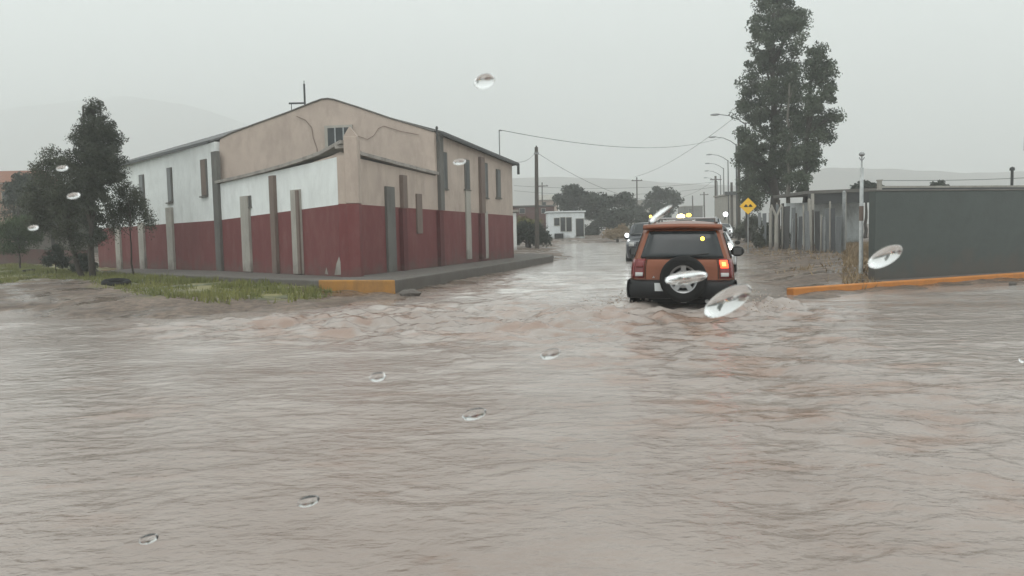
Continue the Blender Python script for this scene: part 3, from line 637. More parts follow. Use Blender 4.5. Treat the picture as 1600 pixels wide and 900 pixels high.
tree('slim_tree','slim dark tree beside the street lamps left of the tallest tree',gb,bpx([(1170,250,12,26),(1166,290,12,20),(1172,315,14,14)],58,.5,6),4500,.2,15,LEAF_EUC,BARK,.16,at(1168,235,58).z-gb.z,clump=.34)
# left group
b=Vector(pt(146,436,.12)); 
tree('conifer_tree','tall shaggy conifer with a pointed crown left of the church',b,
 bpx([(149,166,9,12),(150,180,15,14),(150,200,24,18),(136,216,22,16),(164,218,24,20),(148,240,30,20),(172,246,20,18),(130,250,18,16),(158,270,32,20),(136,286,24,20),(176,272,16,14),(150,310,22,24),(146,345,16,26),(150,376,12,18)],b.y,.45,3),
 52000,.08,21,LEAF_PINE,BARK,.13,at(150,165,b.y).z-b.z,clump=.16)
b=Vector(pt(128,434,.12))
tree('leaning_tree','wide sparse tree with leaning limbs left of the tall conifer',b,
 bpx([(88,246,22,18),(70,268,20,16),(110,262,22,18),(60,292,22,16),(92,290,28,22),(50,316,22,16),(82,322,28,18),(108,330,22,20),(64,345,20,14),(98,360,20,16),(118,300,20,22),(122,380,14,16)],b.y,.6,9),
 32000,.08,23,LEAF_OLIVE,BARK,.12,at(112,330,b.y).z-b.z,clump=.18,lean=(-.5,0),hang=.12)
b=Vector(pt(208,432,.14))
tree('weeping_tree','small weeping tree with hanging sprays against the white church wall',b,
 bpx([(190,292,14,14),(212,306,14,16),(182,322,16,16),(222,326,10,16),(200,330,14,14),(236,342,7,10),(176,342,10,12)],b.y+.5,.3,10),
 11000,.075,27,LEAF_OLIVE,BARK,.04,at(205,310,b.y).z-b.z,clump=.13,hang=.25,droop=.9)
b=Vector(pt(32,422,.12))
tree('young_tree','small round green tree with a thin trunk at the left edge',b,bpx([(28,352,26,16),(8,366,24,18),(44,372,20,16),(22,386,22,10)],b.y,.5,11),15000,.09,29,LEAF_GREEN,BARK,.05,at(30,355,b.y).z-b.z,clump=.2)
for (x,y,r_,lab) in [(132,414,13,'low dark bush at the foot of the conifer and leaning tree'),(88,402,16,'low grey-green bush left of the leaning tree')]:
    b=Vector(pt(x,430,.12)); tree('bush',lab,b,bpx([(x,y-6,r_*.8,r_*.8),(x-8,y+4,r_*.7,r_*.7),(x+8,y+4,r_*.7,r_*.7)],b.y,.3,x),5000,.08,x,LEAF_DARK,BARK,.03,at(x,y,b.y).z-b.z,clump=.12,cat='bush')
# trees beyond, left
def bgtree(lst,Y,n,label,m,seed,name='leafy_tree',size=.3,group='trees in the middle distance',cat='tree',py=None,clump=.45):
    x=sum(l[0] for l in lst)/len(lst); a=at(x,380,Y); gz=ground_z(a.x,a.y); b=Vector((a.x,a.y,gz)); bl=bpx(lst,Y,Y*.02,seed)
    return tree(name,label,b,bl,n,size,seed,m,BARK,.16,max(l[2] for l in bl)-gz,clump=clump,group=group,cat=cat)
bgtree([(55,300,26,18),(90,318,34,22),(28,322,22,18),(130,320,26,22),(70,345,40,20),(120,355,30,20)],62,14000,'broad grey-brown tree mass behind the left trees',LEAF_OLIVE,41,group=None)
bgtree([(36,285,14,16),(20,300,14,16),(44,306,14,14)],58,5000,'dark tree beside the orange-roofed house at the left edge',LEAF_DARK,42,group=None,size=.22,clump=.3)
bgtree([(898,298,14,11),(880,308,12,9),(914,312,14,10),(892,322,16,10)],105,6000,'rounded tree peeking over the white kiosk roof',LEAF_DARK,43,size=.4)
bgtree([(940,316,20,12),(968,312,18,12),(934,336,22,14),(960,342,24,16),(925,356,16,12),(985,336,14,14)],100,11000,'broadest dark tree mass right of the white kiosk',LEAF_DARK,44,size=.4)
bgtree([(1036,300,14,12),(1022,314,16,12),(1048,312,14,12),(1034,330,20,12)],125,6000,'dark domed tree above the orange car roof',LEAF_DARK,45,size=.45)
bgtree([(994,330,14,10),(1010,344,16,10),(1000,356,20,10)],110,5000,'low tree between the broad tree mass and the domed tree',LEAF_DARK,46,size=.4)
bgtree([(818,362,14,14),(836,366,16,16),(848,374,11,10),(808,374,10,9)],58,9000,'mottled hedge-like shrub around the dark wooden pole',LEAF_DARK,47,name='shrub',size=.16,clump=.24,group=None,cat='shrub')
bgtree([(815,350,12,8),(832,352,12,8)],60,3000,'yellow-green shrub top behind the dark wooden pole',LEAF_YEL,48,name='shrub',size=.16,clump=.24,group=None,cat='shrub')
bgtree([(1352,292,10,7),(1368,294,10,6),(1338,296,8,5)],60,2500,'low dark treetop over the shed roof',LEAF_DARK,49,size=.25,group=None,clump=.2)
bgtree([(1466,288,9,4),(1476,292,8,3)],60,1200,'tiny dark treetop above the middle of the grey wall',LEAF_DARK,50,size=.2,group=None,clump=.15)
bgtree([(1176,350,12,12),(1160,362,12,10),(1182,372,14,10)],62,6000,'scrubby bush behind the yellow sign post',LEAF_OLIVE,52,name='bush',size=.2,group=None,cat='bush',clump=.3)
bgtree([(1200,365,14,12),(1222,372,14,10),(1190,380,12,8)],49,6000,'dark undergrowth around the feet of the tall trees',LEAF_OLIVE,53,name='bush',size=.17,group=None,cat='bush',clump=.25)

# ------------------------------------------------------------------ background buildings
def house(name,label,x0,x1,ytop,Y,wm,rm,pitch=0,depth=7,wins=(),cat='house',zb=None):
    a=at(x0,ytop,Y); b=at(x1,ytop,Y); z0=g(Y)-.2; t=thing(name,label,cat,(a.x,Y,z0)); w=b.x-a.x; h=(a.z+b.z)/2-z0
    MB().box((w/2,depth/2,h/2-.05),(w,depth,h-.1)).build('wall',wm,t)
    if pitch: MB().slab([(-.25,-.3,h-.1),(w+.25,-.3,h-.1),(w+.25,depth/2,h+pitch),(-.25,depth/2,h+pitch)],(0,0,.1)).slab([(-.25,depth/2,h+pitch),(w+.25,depth/2,h+pitch),(w+.25,depth+.3,h-.1),(-.25,depth+.3,h-.1)],(0,0,.1)).build('roof',rm,t)
    else: MB().box((w/2,depth/2,h+.02),(w+.3,depth+.3,.14)).build('roof',rm,t)
    for (u0,u1,v0,v1) in wins:
        p=at(u0,v0,Y); q=at(u1,v1,Y); cx=(p.x+q.x)/2-a.x; cz=(p.z+q.z)/2-z0; ww=q.x-p.x; hh=p.z-q.z
        fr=MB().box((cx,-.03,cz),(ww+.1,.08,hh+.1)).build('window',PALE,t); MB().box((cx,-.08,cz),(ww,.012,hh)).build('pane',GLASSD,fr)
    return t
k=house('kiosk','small white flat-roofed kiosk building with dark windows across the flooded street',856,913,331,84,plaster('kiosk_white',(.66,.69,.70),(.4,.4,.4),.5),plaster('kiosk_white',(0,0,0),(0,0,0)),0,5,[(866,874,341,352),(876,883,340,361),(885,893,340,361),(900,912,342,369)],'kiosk')
kd_=MB().box((at(873,372,84).x-k.location.x,-.35,.55),(.9,.6,.7)).build('counter',BLACKP,k)
REDB=plaster('dark_red_house',(.10,.045,.04),(.07,.045,.04),.7); TILE=mat('orange_tile',(.20,.085,.05),.8,var=.3,scale=3)
house('brick_house','low dark red house behind the shrub and wooden pole',800,866,322,95,REDB,DCONC,0,8,[(812,820,326,333),(846,852,326,333)])
house('pale_house','small pale-roofed house peeping out left of the kiosk tree',842,872,312,120,CREAM,PALE,.8,8,[(848,853,316,322)])
house('pale_house','low pale house with flat roof seen over the dark tree mass',975,1015,312,140,PALE,WHITE,0,8,[(985,992,316,322)])
house('tiled_house','orange-roofed brick house at the far left edge',-60,22,285,70,plaster('ochre_wall',(.24,.15,.11),(.16,.11,.09),.6),TILE,1.2,8,[(4,14,300,312)])
house('yard_house','low house with grey sheet roof behind the left trees',20,92,330,64,plaster('grey_brown_wall',(.17,.15,.13),(.10,.09,.08),.6),ROOF,.5,6,[(40,50,345,356)])
house('white_shed','white shed wall standing just past the right end of the church',800,806.5,330,52,WHITE,PALE,0,3)
house('far_house','dim grey house far along the street left of the lamp posts',1070,1098,322,190,DCONC,PALE,0,8,[(1076,1081,326,332)])
house('street_house','pale flat-fronted house behind the street lamps',1137,1150,304,95,PALE,PALE,0,6,[(1141,1144,309,315)])
# low brick wall on left
A=setz(at(-40,400,47),0); B=setz(at(135,402,45),0)
t=thing('brick_wall','low dark red wall running behind the left trees','wall',tuple(A))
addto(MB().slab([setz(A,0),setz(B,0),setz(B,at(135,391,45).z),setz(A,at(-40,388,47).z)],(0,.2,0)),'wall_face',plaster('maroon_brick',(.10,.05,.045),(.07,.055,.05),.7),t)
addto(MB().slab([setz(A,at(-40,388,47).z+.003)+Vector((0,-.03,0)),setz(B,at(135,391,45).z+.003)+Vector((0,-.03,0)),setz(B,at(135,391,45).z+.05)+Vector((0,-.03,0)),setz(A,at(-40,388,47).z+.05)+Vector((0,-.03,0))],(0,.26,0)),'coping',CONC,t)

# hills
def hill(pxs,Y,name,m,depth=160):
    mb=MB(); rr=random.Random(int(Y)); prof=[]
    xs=[p[0] for p in pxs]; ys=[p[1] for p in pxs]
    X_=np.linspace(xs[0],xs[-1],90); Yy=np.interp(X_,xs,ys); rows=[]
    for k,(dz,dy) in enumerate([(0,-1),(.35,-.65),(.7,-.3),(.92,-.1),(1,0),(.9,.15),(.5,.6),(0,1)]):
        row=[]
        for i,x in enumerate(X_):
            top=at(x,Yy[i],Y); z=top.z*dz; 
            nn=float(fbm(np.array([x*.03]),np.array([k*.9+Y]),int(Y),3)[0]); row.append(Vector((top.x+nn*4,Y+dy*depth+nn*10,max(z+nn*top.z*.05*(k in(1,2,3,6)),-1))))
        rows.append(row)
    mb.grid(rows,flip=False); o=mb.build(name,m,smooth=True); struct(o); return o
HILL=mat('hill_scrub',(.10,.095,.08),.95,col2=(.20,.18,.15),scale=.02)
hill([(-500,200),(-200,182),(0,172),(120,158),(200,150),(300,165),(420,205),(600,262),(760,300)],1750,'mountain',HILL,250)
hill([(600,290),(760,281),(860,276),(960,279),(1060,286),(1150,290),(1260,280)],1000,'hills',HILL,150)
hill([(1180,290),(1250,268),(1300,262),(1400,264),(1500,270),(1600,268),(1900,275),(2200,300)],900,'hills',HILL,150)

# ------------------------------------------------------------------ street lamps, poles, sign, wires
def lamp(): 
    t=thing('street_lamp','','street lamp',(0,0,0),0,'street lamps along the right side of the street')
    MB().tube([(0,0,0),(0,0,9.2)],[.10,.06],10).build('pole',DKMETAL,t)
    MB().lathe([(.16,0),(.16,.3),(.1,.35)],n=12).build('base_plate',CONC,t)
    MB().tube([(0,0,9.1),(-.5,0,9.5),(-1.2,0,9.85),(-2.0,0,10.0)],[.04,.035,.03,.025],8).build('arm',DKMETAL,t)
    h=MB().sphere((-2.25,0,10.0),(.38,.14,.09),12).build('lamp_head',GALV,t)
    return t
LP=[(1164,176,59,'nearest street lamp, its arm poking out of the tallest tree'),(1149,212,74,'second nearest street lamp, just left of the tall trees'),(1136,240,91,'third street lamp along the street, counted from the nearest'),(1129,254,105,'fourth street lamp along the street, counted from the nearest'),(1124,266,119,'fifth and farthest clear street lamp of the row'),(1119,277,136,'faint farthest street lamp at the end of the row')]
L0=None
for x,yt,Y,lab in LP:
    if L0 is None: L0=lamp(); o=L0
    else: o=copy_tree(L0)
    o['label']=lab; top=at(x,yt,Y); b=at(x+3,380,Y); zb=g(Y)+.1; s=(top.z-zb)/10.0; o.location=(b.x,Y,zb); o.scale=(s,s,s); o.rotation_euler=(0,R(-.6),-HEAD_A)
def pole(label,x,yt,Y,r,m,extra=None,zb=None,cat='utility pole'):
    top=at(x,yt,Y); b=at(x+1,380,Y); z=ground_z(b.x,b.y)-.2; t=thing('utility_pole',label,cat,(b.x,b.y,z))
    dx=top.x-b.x; h=top.z-z; MB().tube([(0,0,0),(dx,0,h)],[r,r*.72],10).build('pole',m,t)
    if extra=='cross': MB().box((dx,-.12,h-.5),(1.6,.1,.12)).build('crossarm',WOOD,t); [MB().lathe([(0,.12),(.05,.1),(.05,0),(0,0)],(dx+k,-.12,h-.44),n=8).build('insulator',PALE,t) for k in (-.65,0,.65)]
    if extra=='band': MB().tube([(dx,0,h-.5),(dx,0,h-.38)],r*1.1,10).build('band',GALV,t); MB().lathe([(0,.1),(.05,.1),(.05,0),(0,0)],(dx,0,h),n=8).build('insulator',DKMETAL,t)
    if extra=='box': MB().box((dx*.3-.05,-.2,at(x,302,Y).z-z),(1.5,.35,.35)).build('transformer',DKMETAL,t); 
    return t,Vector((b.x+dx,b.y,z+h))
_,PT=pole('dark wooden pole standing alone between the church and the white kiosk',838,230,57,.17,WOOD,'band')
pole('dark pole with a transformer box among the street lamps',1143,285,88,.17,WOOD,'box')
pole('dark pole left of the lamp row in the far distance',1118,275,112,.2,WOOD,'cross')
pole('faint thin pole far down the street centre',1100,300,150,.16,WOOD,'cross')
pole('thin far pole rising over the dark tree mass, with a crossarm',995,277,120,.12,WOOD,'cross')
pole('thin far mast left of the dark rounded tree',847,285,110,.1,WOOD,'cross')
pole('faintest thin pole right of the domed far tree',1082,306,165,.16,WOOD,'band')
pole('tall pole close behind the second street lamp, left edge of the tallest tree',1154,205,66,.14,WOOD,'band')
def wire(label,a,b,sag,r=.012,n=24):
    a=Vector(a);b=Vector(b);ps=[]
    for i in range(n+1):
        t=i/n; p=a.lerp(b,t); p.z-=sag*4*t*(1-t); ps.append(p-a)
    o=MB().tube(ps,r,5).build('overhead_wire',DKMETAL); o.location=a; tag(o,label,'wire'); return o
wire('long wire running right from the mast on the church roof',MAST,at(1128,215,80),.9,.014)
wire('wire slanting down left from the tallest tree towards the far street',at(1147,184,66),at(992,276,118),.7,.018)
wire('thin wire from the lone wooden pole to the church',at(838,236,57),at(800,252,38.5),.3,.010)
wire('faint wire sagging across to the lone wooden pole from the street',at(838,238,57),at(1118,279,112),3.2,.014)
wire('upper of the thin far wires crossing low over the trees',at(803,290,100),at(1118,284,112),.6,.016)
wire('lower of the thin far wires crossing low over the trees',at(803,298,100),at(1118,292,112),.8,.016)
wire('thin wire above the roof behind the grey wall',at(1380,282,60),at(1640,276,60),.1,.02)
# bump sign
b=at(1169,322,44); gz=ground_z(b.x,b.y)
t=thing('warning_sign','yellow diamond road sign with a black double-bump symbol on a grey post','road sign',(b.x,b.y,gz),-HEAD_A*.6)
MB().tube([(0,.04,-.1),(0,.04,b.z-gz+.42)],.035,8).build('post',GALV,t)
hz=b.z-gz; D=.46
pl=MB().slab([(0,0,hz-D),(D,0,hz),(0,0,hz+D),(-D,0,hz)],(0,.02,0)).build('plate',YELLOW,t,bevel=.01)
d2=D-.05; 
for a0,b0 in (((0,-d2),(d2,0)),((d2,0),(0,d2)),((0,d2),(-d2,0)),((-d2,0),(0,-d2))):
    pass
bm_=MB(); pr=[(-.24,-.06)]
for i in range(0,25):
    u=-1+2*i/24; hgt_=.02+.13*max(0,1-((abs(u)-.5)/.42)**2) ; pr.append((u*.24,-.06+hgt_))
pr.append((.24,-.06)); bm_.slab([(x,-.006,hz+.01+z) for x,z in pr],(0,.004,0)); bm_.build('bump_symbol',BLACK,pl)

# ------------------------------------------------------------------ vehicles
def interp(tab,x): return float(np.interp(x,[t[0] for t in tab],[t[1] for t in tab]))
def sstep(t): t=min(max(t,0),1); return t*t*(3-2*t)
def vehicle(name,label,loc,rz,P,paint,glass=GLASSD,group=None,cat='car',detail=1,lights=None):
    t=thing(name,label,cat,tuple(loc),rz,group); hwT=P['hw']; topT=P['top']; ry=P['rear']; fy=P['front']; z0=P['z0']
    def ringpts(u,n=26):
        T=interp(topT,u); out=[]; r=.13
        zs=[z0+(T-r-z0)*i/(n-9) for i in range(n-8)]
        for z in zs: out.append((interp(hwT,z),z))
        x0=interp(hwT,T-r); 
        for i in range(1,9):
            a=i/8*math.pi/2; rr_=min(r*1.6,x0*.5)
            out.append((x0-rr_*(1-math.cos(a)) if i<8 else x0-rr_, T-r+r*math.sin(a)*.82))
        xr=out[-1][0]
        for i in range(1,7): s=i/6; out.append((xr*(1-s), T-r*.18+.03*(1-(1-s)**2)))
        return out
    def P3(u,x,z):
        yy=interp(ry,z)+(interp(fy,z)-interp(ry,z))*u
        e=min(u,1-u); pinch=1-.10*max(0,1-e/.07)**2; bul=0
        return Vector((x*pinch,yy,z))
    us=sorted(set([0,.008,.02,.04,.07]+[i/34 for i in range(1,34)]+[.93,.96,.98,.992,1]))
    mb=MB(); rows=[]
    for u in us:
        rp=ringpts(u); row=[P3(u,x,z) for x,z in rp]; left=[Vector((-p.x,p.y,p.z)) for p in row[::-1]][1:]; rows.append(row+left)
    mb.grid(rows,flip=True)
    def capgrid(row,u,sg):
        N=len(row); half=(N-1)//2; G=[]
        for i in range(half+1):
            a=row[i]; b=row[N-1-i]; G.append([Vector((a.x+(b.x-a.x)*s, a.y+sg*P.get('bulge',.07)*(1-(2*s-1)**4)*min(1,a.x/.3), a.z)) for s in [k/10 for k in range(11)]])
        mb.grid(G,flip=(sg<0))
    capgrid(rows[0],0,-1); capgrid(rows[-1],1,1)
    mb.build('body',paint,t,smooth=True)
    def rearp(a,z,off=.004):   # a -1..1 across the tail
        x=interp(hwT,z)*.90; y=interp(ry,z)-P.get('bulge',.07)*(1-abs(a)**4)-off; return Vector((a*x,y,z))
    def frontp(a,z,off=.004):
        x=interp(hwT,z)*.90; y=interp(fy,z)+P.get('bulge',.07)*(1-abs(a)**4)+off; return Vector((a*x,y,z))
    def patch(fn,a0,a1,z0_,z1,nm,m,parent=t,off=.006,th=.012,na=10,nz=6,shape=None):
        G=[]
        for i in range(nz+1):
            v=i/nz; row=[]
            for j in range(na+1):
                s=j/na; A0,A1=(a0,a1) if shape is None else shape(v); row.append(fn(A0+(A1-A0)*s, z0_+(z1-z0_)*v, off))
            G.append(row)
        m_=MB(); m_.grid(G); return m_.build(nm,m,parent,smooth=True,solid=th)
    def sidep(sg):
        def f_(u,z,off=.004):
            p=P3(u,interp(hwT,z),z); return Vector((sg*(p.x+off),p.y,p.z))
        return f_
    zb=P['belt']; zg=P['glass_top']
    for k in P.get('side_windows',[]):
        for sg in (-1,1): patch(sidep(sg),k[0],k[1],zb+.04,zg,'side_window',glass,off=.008,nz=4,na=8)
    if P.get('rear_glass'): a0,za,zz_=P['rear_glass']; patch(rearp,-a0,a0,za,zz_,'rear_window',glass,off=.012,shape=lambda v:(-a0+.03*v,a0-.03*v))
    if P.get('wind'):
        u0,u1,za,zz_=P['wind']; G=[]
        for i in range(7):
            u=u0+(u1-u0)*i/6; T=interp(topT,u); hw_=interp(hwT,T-.1)*.84; yy=interp(ry,T)+(interp(fy,T)-interp(ry,T))*u
            G.append([Vector((hw_*(2*j/8-1),yy,T+.012+.03*(1-(2*j/8-1)**2))) for j in range(9)])
        m_=MB(); m_.grid(G); m_.build('windscreen',glass,t,smooth=True,solid=.012)
    # wheels
    for (wy) in P['wheels']:
        for sg in (-1,1):
            w=P['wr']; hx=interp(hwT,.55)
            wh=MB().lathe([(w*.62,-.10),(w*.93,-.115),(w,-.07),(w,.07),(w*.93,.115),(w*.62,.10)],(sg*(hx-.06),wy,w),'X',24).build('wheel',RUBBER,t,smooth=True)
            rm=MB(); rm.lathe([(w*.64,.085),(w*.6,.095),(w*.5,.05),(w*.5,-.05)],(sg*(hx-.06),wy,w),'X',20,rot=Matrix.Scale(sg,3,Vector((1,0,0))))
            for q in range(5):
                an=q*2*math.pi/5; c_=Vector((sg*(hx-.06)+sg*.07,wy+math.cos(an)*w*.3,w+math.sin(an)*w*.3)); rm.tube([(c_.x,wy,w),(c_.x,wy+math.cos(an)*w*.6,w+math.sin(an)*w*.6)],[.05,.04],5)
            rm.build('rim',ALLOY,wh)
            G=[]
            for i in range(13):
                an=math.pi*i/12; G.append([Vector((sg*(hx-.05),wy+math.cos(an)*w*1.08,w+math.sin(an)*w*1.08)),Vector((sg*(hx+.035),wy+math.cos(an)*w*1.10,w+math.sin(an)*w*1.10)),Vector((sg*(hx+.03),wy+math.cos(an)*w*1.30,w+math.sin(an)*w*1.30)),Vector((sg*(hx-.03),wy+math.cos(an)*w*1.34,w+math.sin(an)*w*1.34))])
            m_=MB(); m_.grid(G); m_.build('wheel_arch',BLACKP if P.get('clad') else paint,t,smooth=True,solid=.01)
    return t,rearp,frontp,patch,sidep,P3
SUVS=dict(hw=[(.35,.84),(.5,.90),(.75,.925),(1.0,.915),(1.12,.885),(1.3,.83),(1.6,.735),(1.72,.70),(1.9,.62)],
 top=[(0,1.70),(.03,1.77),(.1,1.80),(.35,1.83),(.55,1.80),(.63,1.70),(.72,1.36),(.77,1.17),(.85,1.14),(.95,1.07),(1,.98)],
 rear=[(.35,.10),(.5,.02),(.7,0),(1.05,.02),(1.15,.06),(1.6,.24),(1.8,.42)], front=[(.35,4.25),(.6,4.35),(.9,4.32),(1.1,4.22),(1.8,4.0)],
 z0=.46, belt=1.12, glass_top=1.60, side_windows=[(.03,.18),(.2,.38),(.4,.60)], rear_glass=(.93,1.16,1.635), wind=(.635,.755,1,1), wheels=(.78,3.42), wr=.36, clad=1, bulge=.06)
loc=Vector((SUVP.x,SUVP.y,-.20))
suv,rearp,frontp,patch,sidep,P3=vehicle('suv','copper-orange SUV with a tailgate spare wheel driving away through the flood',loc,-HEAD_A,SUVS,COPPER,cat='car')
suv['label']='copper-orange four-wheel-drive with a spare wheel on its tailgate, wading through the flood'
suv['category']='car'
suv.scale=(1.03,1.03,1.03); suv.rotation_euler.y=R(.9)
# lower bumper
m_=MB(); G=[]
for z,o_ in ((.44,.03),(.46,.10),(.55,.13),(.68,.12),(.74,.07),(.76,.0)):
    G.append([Vector((a*.955,-.06*(1-abs(a)**4)-o_+ (.10*abs(a)**6),z)) for a in [k/10 for k in range(-10,11)]])
m_.grid(G); m_.build('bumper',BLACKP,suv,smooth=True,solid=.02)
for s_ in (-1,1):   # bumper end wraps
    m_=MB(); G=[]
    for z,o_ in ((.44,.0),(.47,.03),(.60,.045),(.74,.03),(.77,.0)):
        G.append([Vector((s_*(.92+o_),y_,z)) for y_ in (-.06,.05,.2,.33)])
    m_.grid(G); m_.build('bumper_corner',BLACKP,suv,smooth=True,solid=.02)
    m_=MB(); G=[]
    for z,o_ in ((.36,.0),(.40,.025),(.62,.03),(.66,.0)):
        G.append([Vector((s_*(.905+o_),y_,z)) for y_ in (1.2,1.6,2.2,2.8,3.0)])
    m_.grid(G); m_.build('sill_cladding',BLACKP,suv,smooth=True,solid=.015)
# tail lamps
def taillamp(sg):
    lit=sg>0
    a0,a1=(.80,1.0) if lit else (-1.0,-.80)
    h=patch(rearp,a0,a1,.80,1.14,'taillight',TLENS,off=.02,th=.03,na=4,nz=6)
    return h
tl=taillamp(1); tr_=taillamp(-1)
for sg,h in ((1,tl),(-1,tr_)):
    a0,a1=(.82,.985) if sg>0 else (-.985,-.82)
    patch(rearp,a0,a1,.985,1.12,'lamp_lens',TLIT if sg>0 else TLENS,parent=h,off=.045,th=.012,na=4,nz=4)
    if sg>0: patch(rearp,.865,.94,1.02,1.085,'bulb',TCORE,parent=h,off=.058,th=.01,na=3,nz=3)
    patch(rearp,a0,a1,.83,.90,'reversing_lens',CLENS,parent=h,off=.045,th=.012,na=4,nz=3)
    patch(sidep(sg),.0,.028,.80,1.13,'lamp_side',TLENS,parent=h,off=.012,th=.02,na=3,nz=4)
# tailgate seams, handle, plate, wiper
m_=MB()
for a in (-.77,.77): m_.tube([rearp(a,z,.006) for z in (.78,.9,1.0,1.13)],.006,4)
m_.tube([rearp(a,1.145,.008) for a in [k/8*.9 for k in range(-8,9)]],.008,4)
m_.build('tailgate_seam',BLACK,suv)
MB().box((0,.9,.42),(1.2,1.4,.22)).build('underbody',BLACK,suv,bevel=.03)
m_=MB(); m_.slab([rearp(-.56,.575,.10)+Vector((0,-.05,0)),rearp(-.24,.575,.10)+Vector((0,-.05,0)),rearp(-.24,.72,.10)+Vector((0,-.05,0)),rearp(-.56,.72,.10)+Vector((0,-.05,0))],(0,-.012,0)); m_.build('number_plate',PLATE,suv,bevel=.004)
m_=MB(); m_.slab([rearp(-.62,.80,.006),rearp(-.56,.80,.006),rearp(-.59,.84,.006)],(0,-.01,0)); m_.build('badge',ALLOY,suv)
m_=MB(); m_.tube([rearp(-.05,1.18,.03),rearp(.3,1.21,.03),rearp(.62,1.24,.03)],.010,5); m_.build('wiper',BLACK,suv)
# roof spoiler / top frame
m_=MB(); G=[]
for z,yy in ((1.665,.24),(1.70,.19),(1.74,.24),(1.755,.42)): G.append([Vector((a*.70,yy-.05*(1-a*a),z+.02*(1-a*a))) for a in [k/8 for k in range(-8,9)]])
m_.grid(G); m_.build('spoiler',COPPER,suv,smooth=True,solid=.02)
for s_ in (-1,1):
    m_=MB(); m_.tube([(s_*.60,.42,1.79),(s_*.60,.52,1.865),(s_*.60,1.3,1.885),(s_*.60,2.0,1.875),(s_*.60,2.15,1.80)],.022,8); m_.build('roof_rail',ALLOY,suv)
m_=MB(); m_.tube([(-.6,.7,1.868),(.6,.7,1.868)],.018,8); m_.build('crossbar',ALLOY,suv)
# spare wheel
sp=Vector((.04,-.26,.80)); W_=.41
sw=MB().lathe([(W_*.60,-.10),(W_*.80,-.115),(W_*.95,-.10),(W_,-.05),(W_,.06),(W_*.93,.11),(0,.11)],sp,'Y',32).build('spare_wheel',RUBBER,suv,smooth=True)
rm=MB(); rm.lathe([(0,-.075),(.06,-.085),(.10,-.06),(W_*.38,-.055),(W_*.40,-.02)],sp,'Y',24)
for q in range(5):
    an=q*2*math.pi/5+.3; d_=Vector((math.cos(an),0,math.sin(an))); pr_=Vector((-math.sin(an),0,math.cos(an)))
    rm.slab([sp+d_*.08+pr_*.04+Vector((0,-.07,0)),sp+d_*W_*.56+pr_*.045+Vector((0,-.085,0)),sp+d_*W_*.56-pr_*.045+Vector((0,-.085,0)),sp+d_*.08-pr_*.04+Vector((0,-.07,0))],(0,.03,0))
rm.lathe([(W_*.55,-.08),(W_*.63,-.10),(W_*.63,-.03),(W_*.50,.0)],sp,'Y',28)
rm.build('rim',ALLOY,sw)
MB().box(sp+Vector((0,.12,0)),(.3,.12,.3)).build('carrier',BLACKP,suv)
MB().tube([(.45,-.16,.40),(.45,.1,.42)],.035,10).build('exhaust',ALLOY,suv)
MB().box((.05,-.20,.42),(.10,.14,.08)).build('tow_hitch',ALLOY,suv,bevel=.01)
for s_ in (-1,1):
    m_=MB(); m_.sphere((s_*1.06,2.75,1.20),(.14,.06,.11),12); mr=m_.build('mirror',BLACKP,suv,smooth=True); MB().tube([(s_*.86,2.78,1.14),(s_*1.0,2.76,1.17)],.03,6).build('mirror_arm',BLACKP,mr)
    MB().slab([(s_*.98,2.69,1.13),(s_*1.14,2.69,1.13),(s_*1.14,2.69,1.27),(s_*.98,2.69,1.27)],(0,-.005,0)).build('mirror_glass',GLASSG,mr)
MB().sphere(rearp(.52,1.50,.03),(.035,.02,.035),10).build('window_glint',AMBER,suv)  # glowing ball standing in for an amber glint in the rear glass

CARS=dict(hw=[(.3,.80),(.5,.86),(.8,.88),(.95,.86),(1.1,.78),(1.4,.62),(1.6,.55)], top=[(0,.95),(.04,1.02),(.16,1.06),(.26,1.36),(.4,1.46),(.58,1.43),(.7,1.08),(.78,.98),(.95,.86),(1,.74)],
 rear=[(.3,.08),(.6,0),(1.0,.06),(1.5,.1)],front=[(.3,4.2),(.6,4.35),(.9,4.2),(1.5,4.1)],z0=.28,belt=.95,glass_top=1.28,side_windows=[(.3,.44),(.46,.6)],wind=(.595,.70,1,1),wheels=(.8,3.4),wr=.31,bulge=.09)
VANS=dict(hw=[(.35,.86),(.6,.93),(1.1,.93),(1.3,.90),(1.8,.80),(2.1,.72)],top=[(0,1.95),(.05,2.0),(.5,2.03),(.68,1.98),(.74,1.75),(.82,1.28),(.9,1.2),(1,1.05)],
 rear=[(.35,.05),(1.8,.03),(2.0,.08)],front=[(.35,4.6),(.7,4.7),(1.1,4.62),(2,4.2)],z0=.35,belt=1.2,glass_top=1.75,side_windows=[(.06,.28),(.32,.5),(.52,.7)],wind=(.685,.80,1,1),wheels=(.85,3.75),wr=.36,bulge=.08)
def front_details(v,fp,patch,P,lampm,zl=.72,grille=BLACKP,hs=.12,mir=True):
    for sg in (-1,1):
        a0,a1=(.62,.92) if sg>0 else (-.92,-.62)
        h=patch(fp,a0,a1,zl-hs/2-.03,zl+hs/2+.03,'headlight',CLENS,off=.012,na=4,nz=3)
        c=fp(sg*.78,zl,.035); MB().sphere(c,(hs*.62,.03,hs*.55),12).build('lamp',lampm,h)
        if mir:
            hx=interp(P['hw'],P['belt'])+.12; MB().sphere((sg*hx,P['wheels'][1]-.75,P['belt']+.08),(.1,.05,.08),10).build('mirror',BLACKP,v)
    patch(fp,-.5,.5,zl-.12,zl+.10,'grille',grille,off=.012,na=6,nz=3)
    patch(fp,-.9,.9,P['z0']+.04,P['z0']+.20,'bumper',BLACKP,off=.03,na=8,nz=3)
    patch(fp,-.16,.16,P['z0']+.10,P['z0']+.2,'number_plate',PLATE,off=.05,na=2,nz=2)
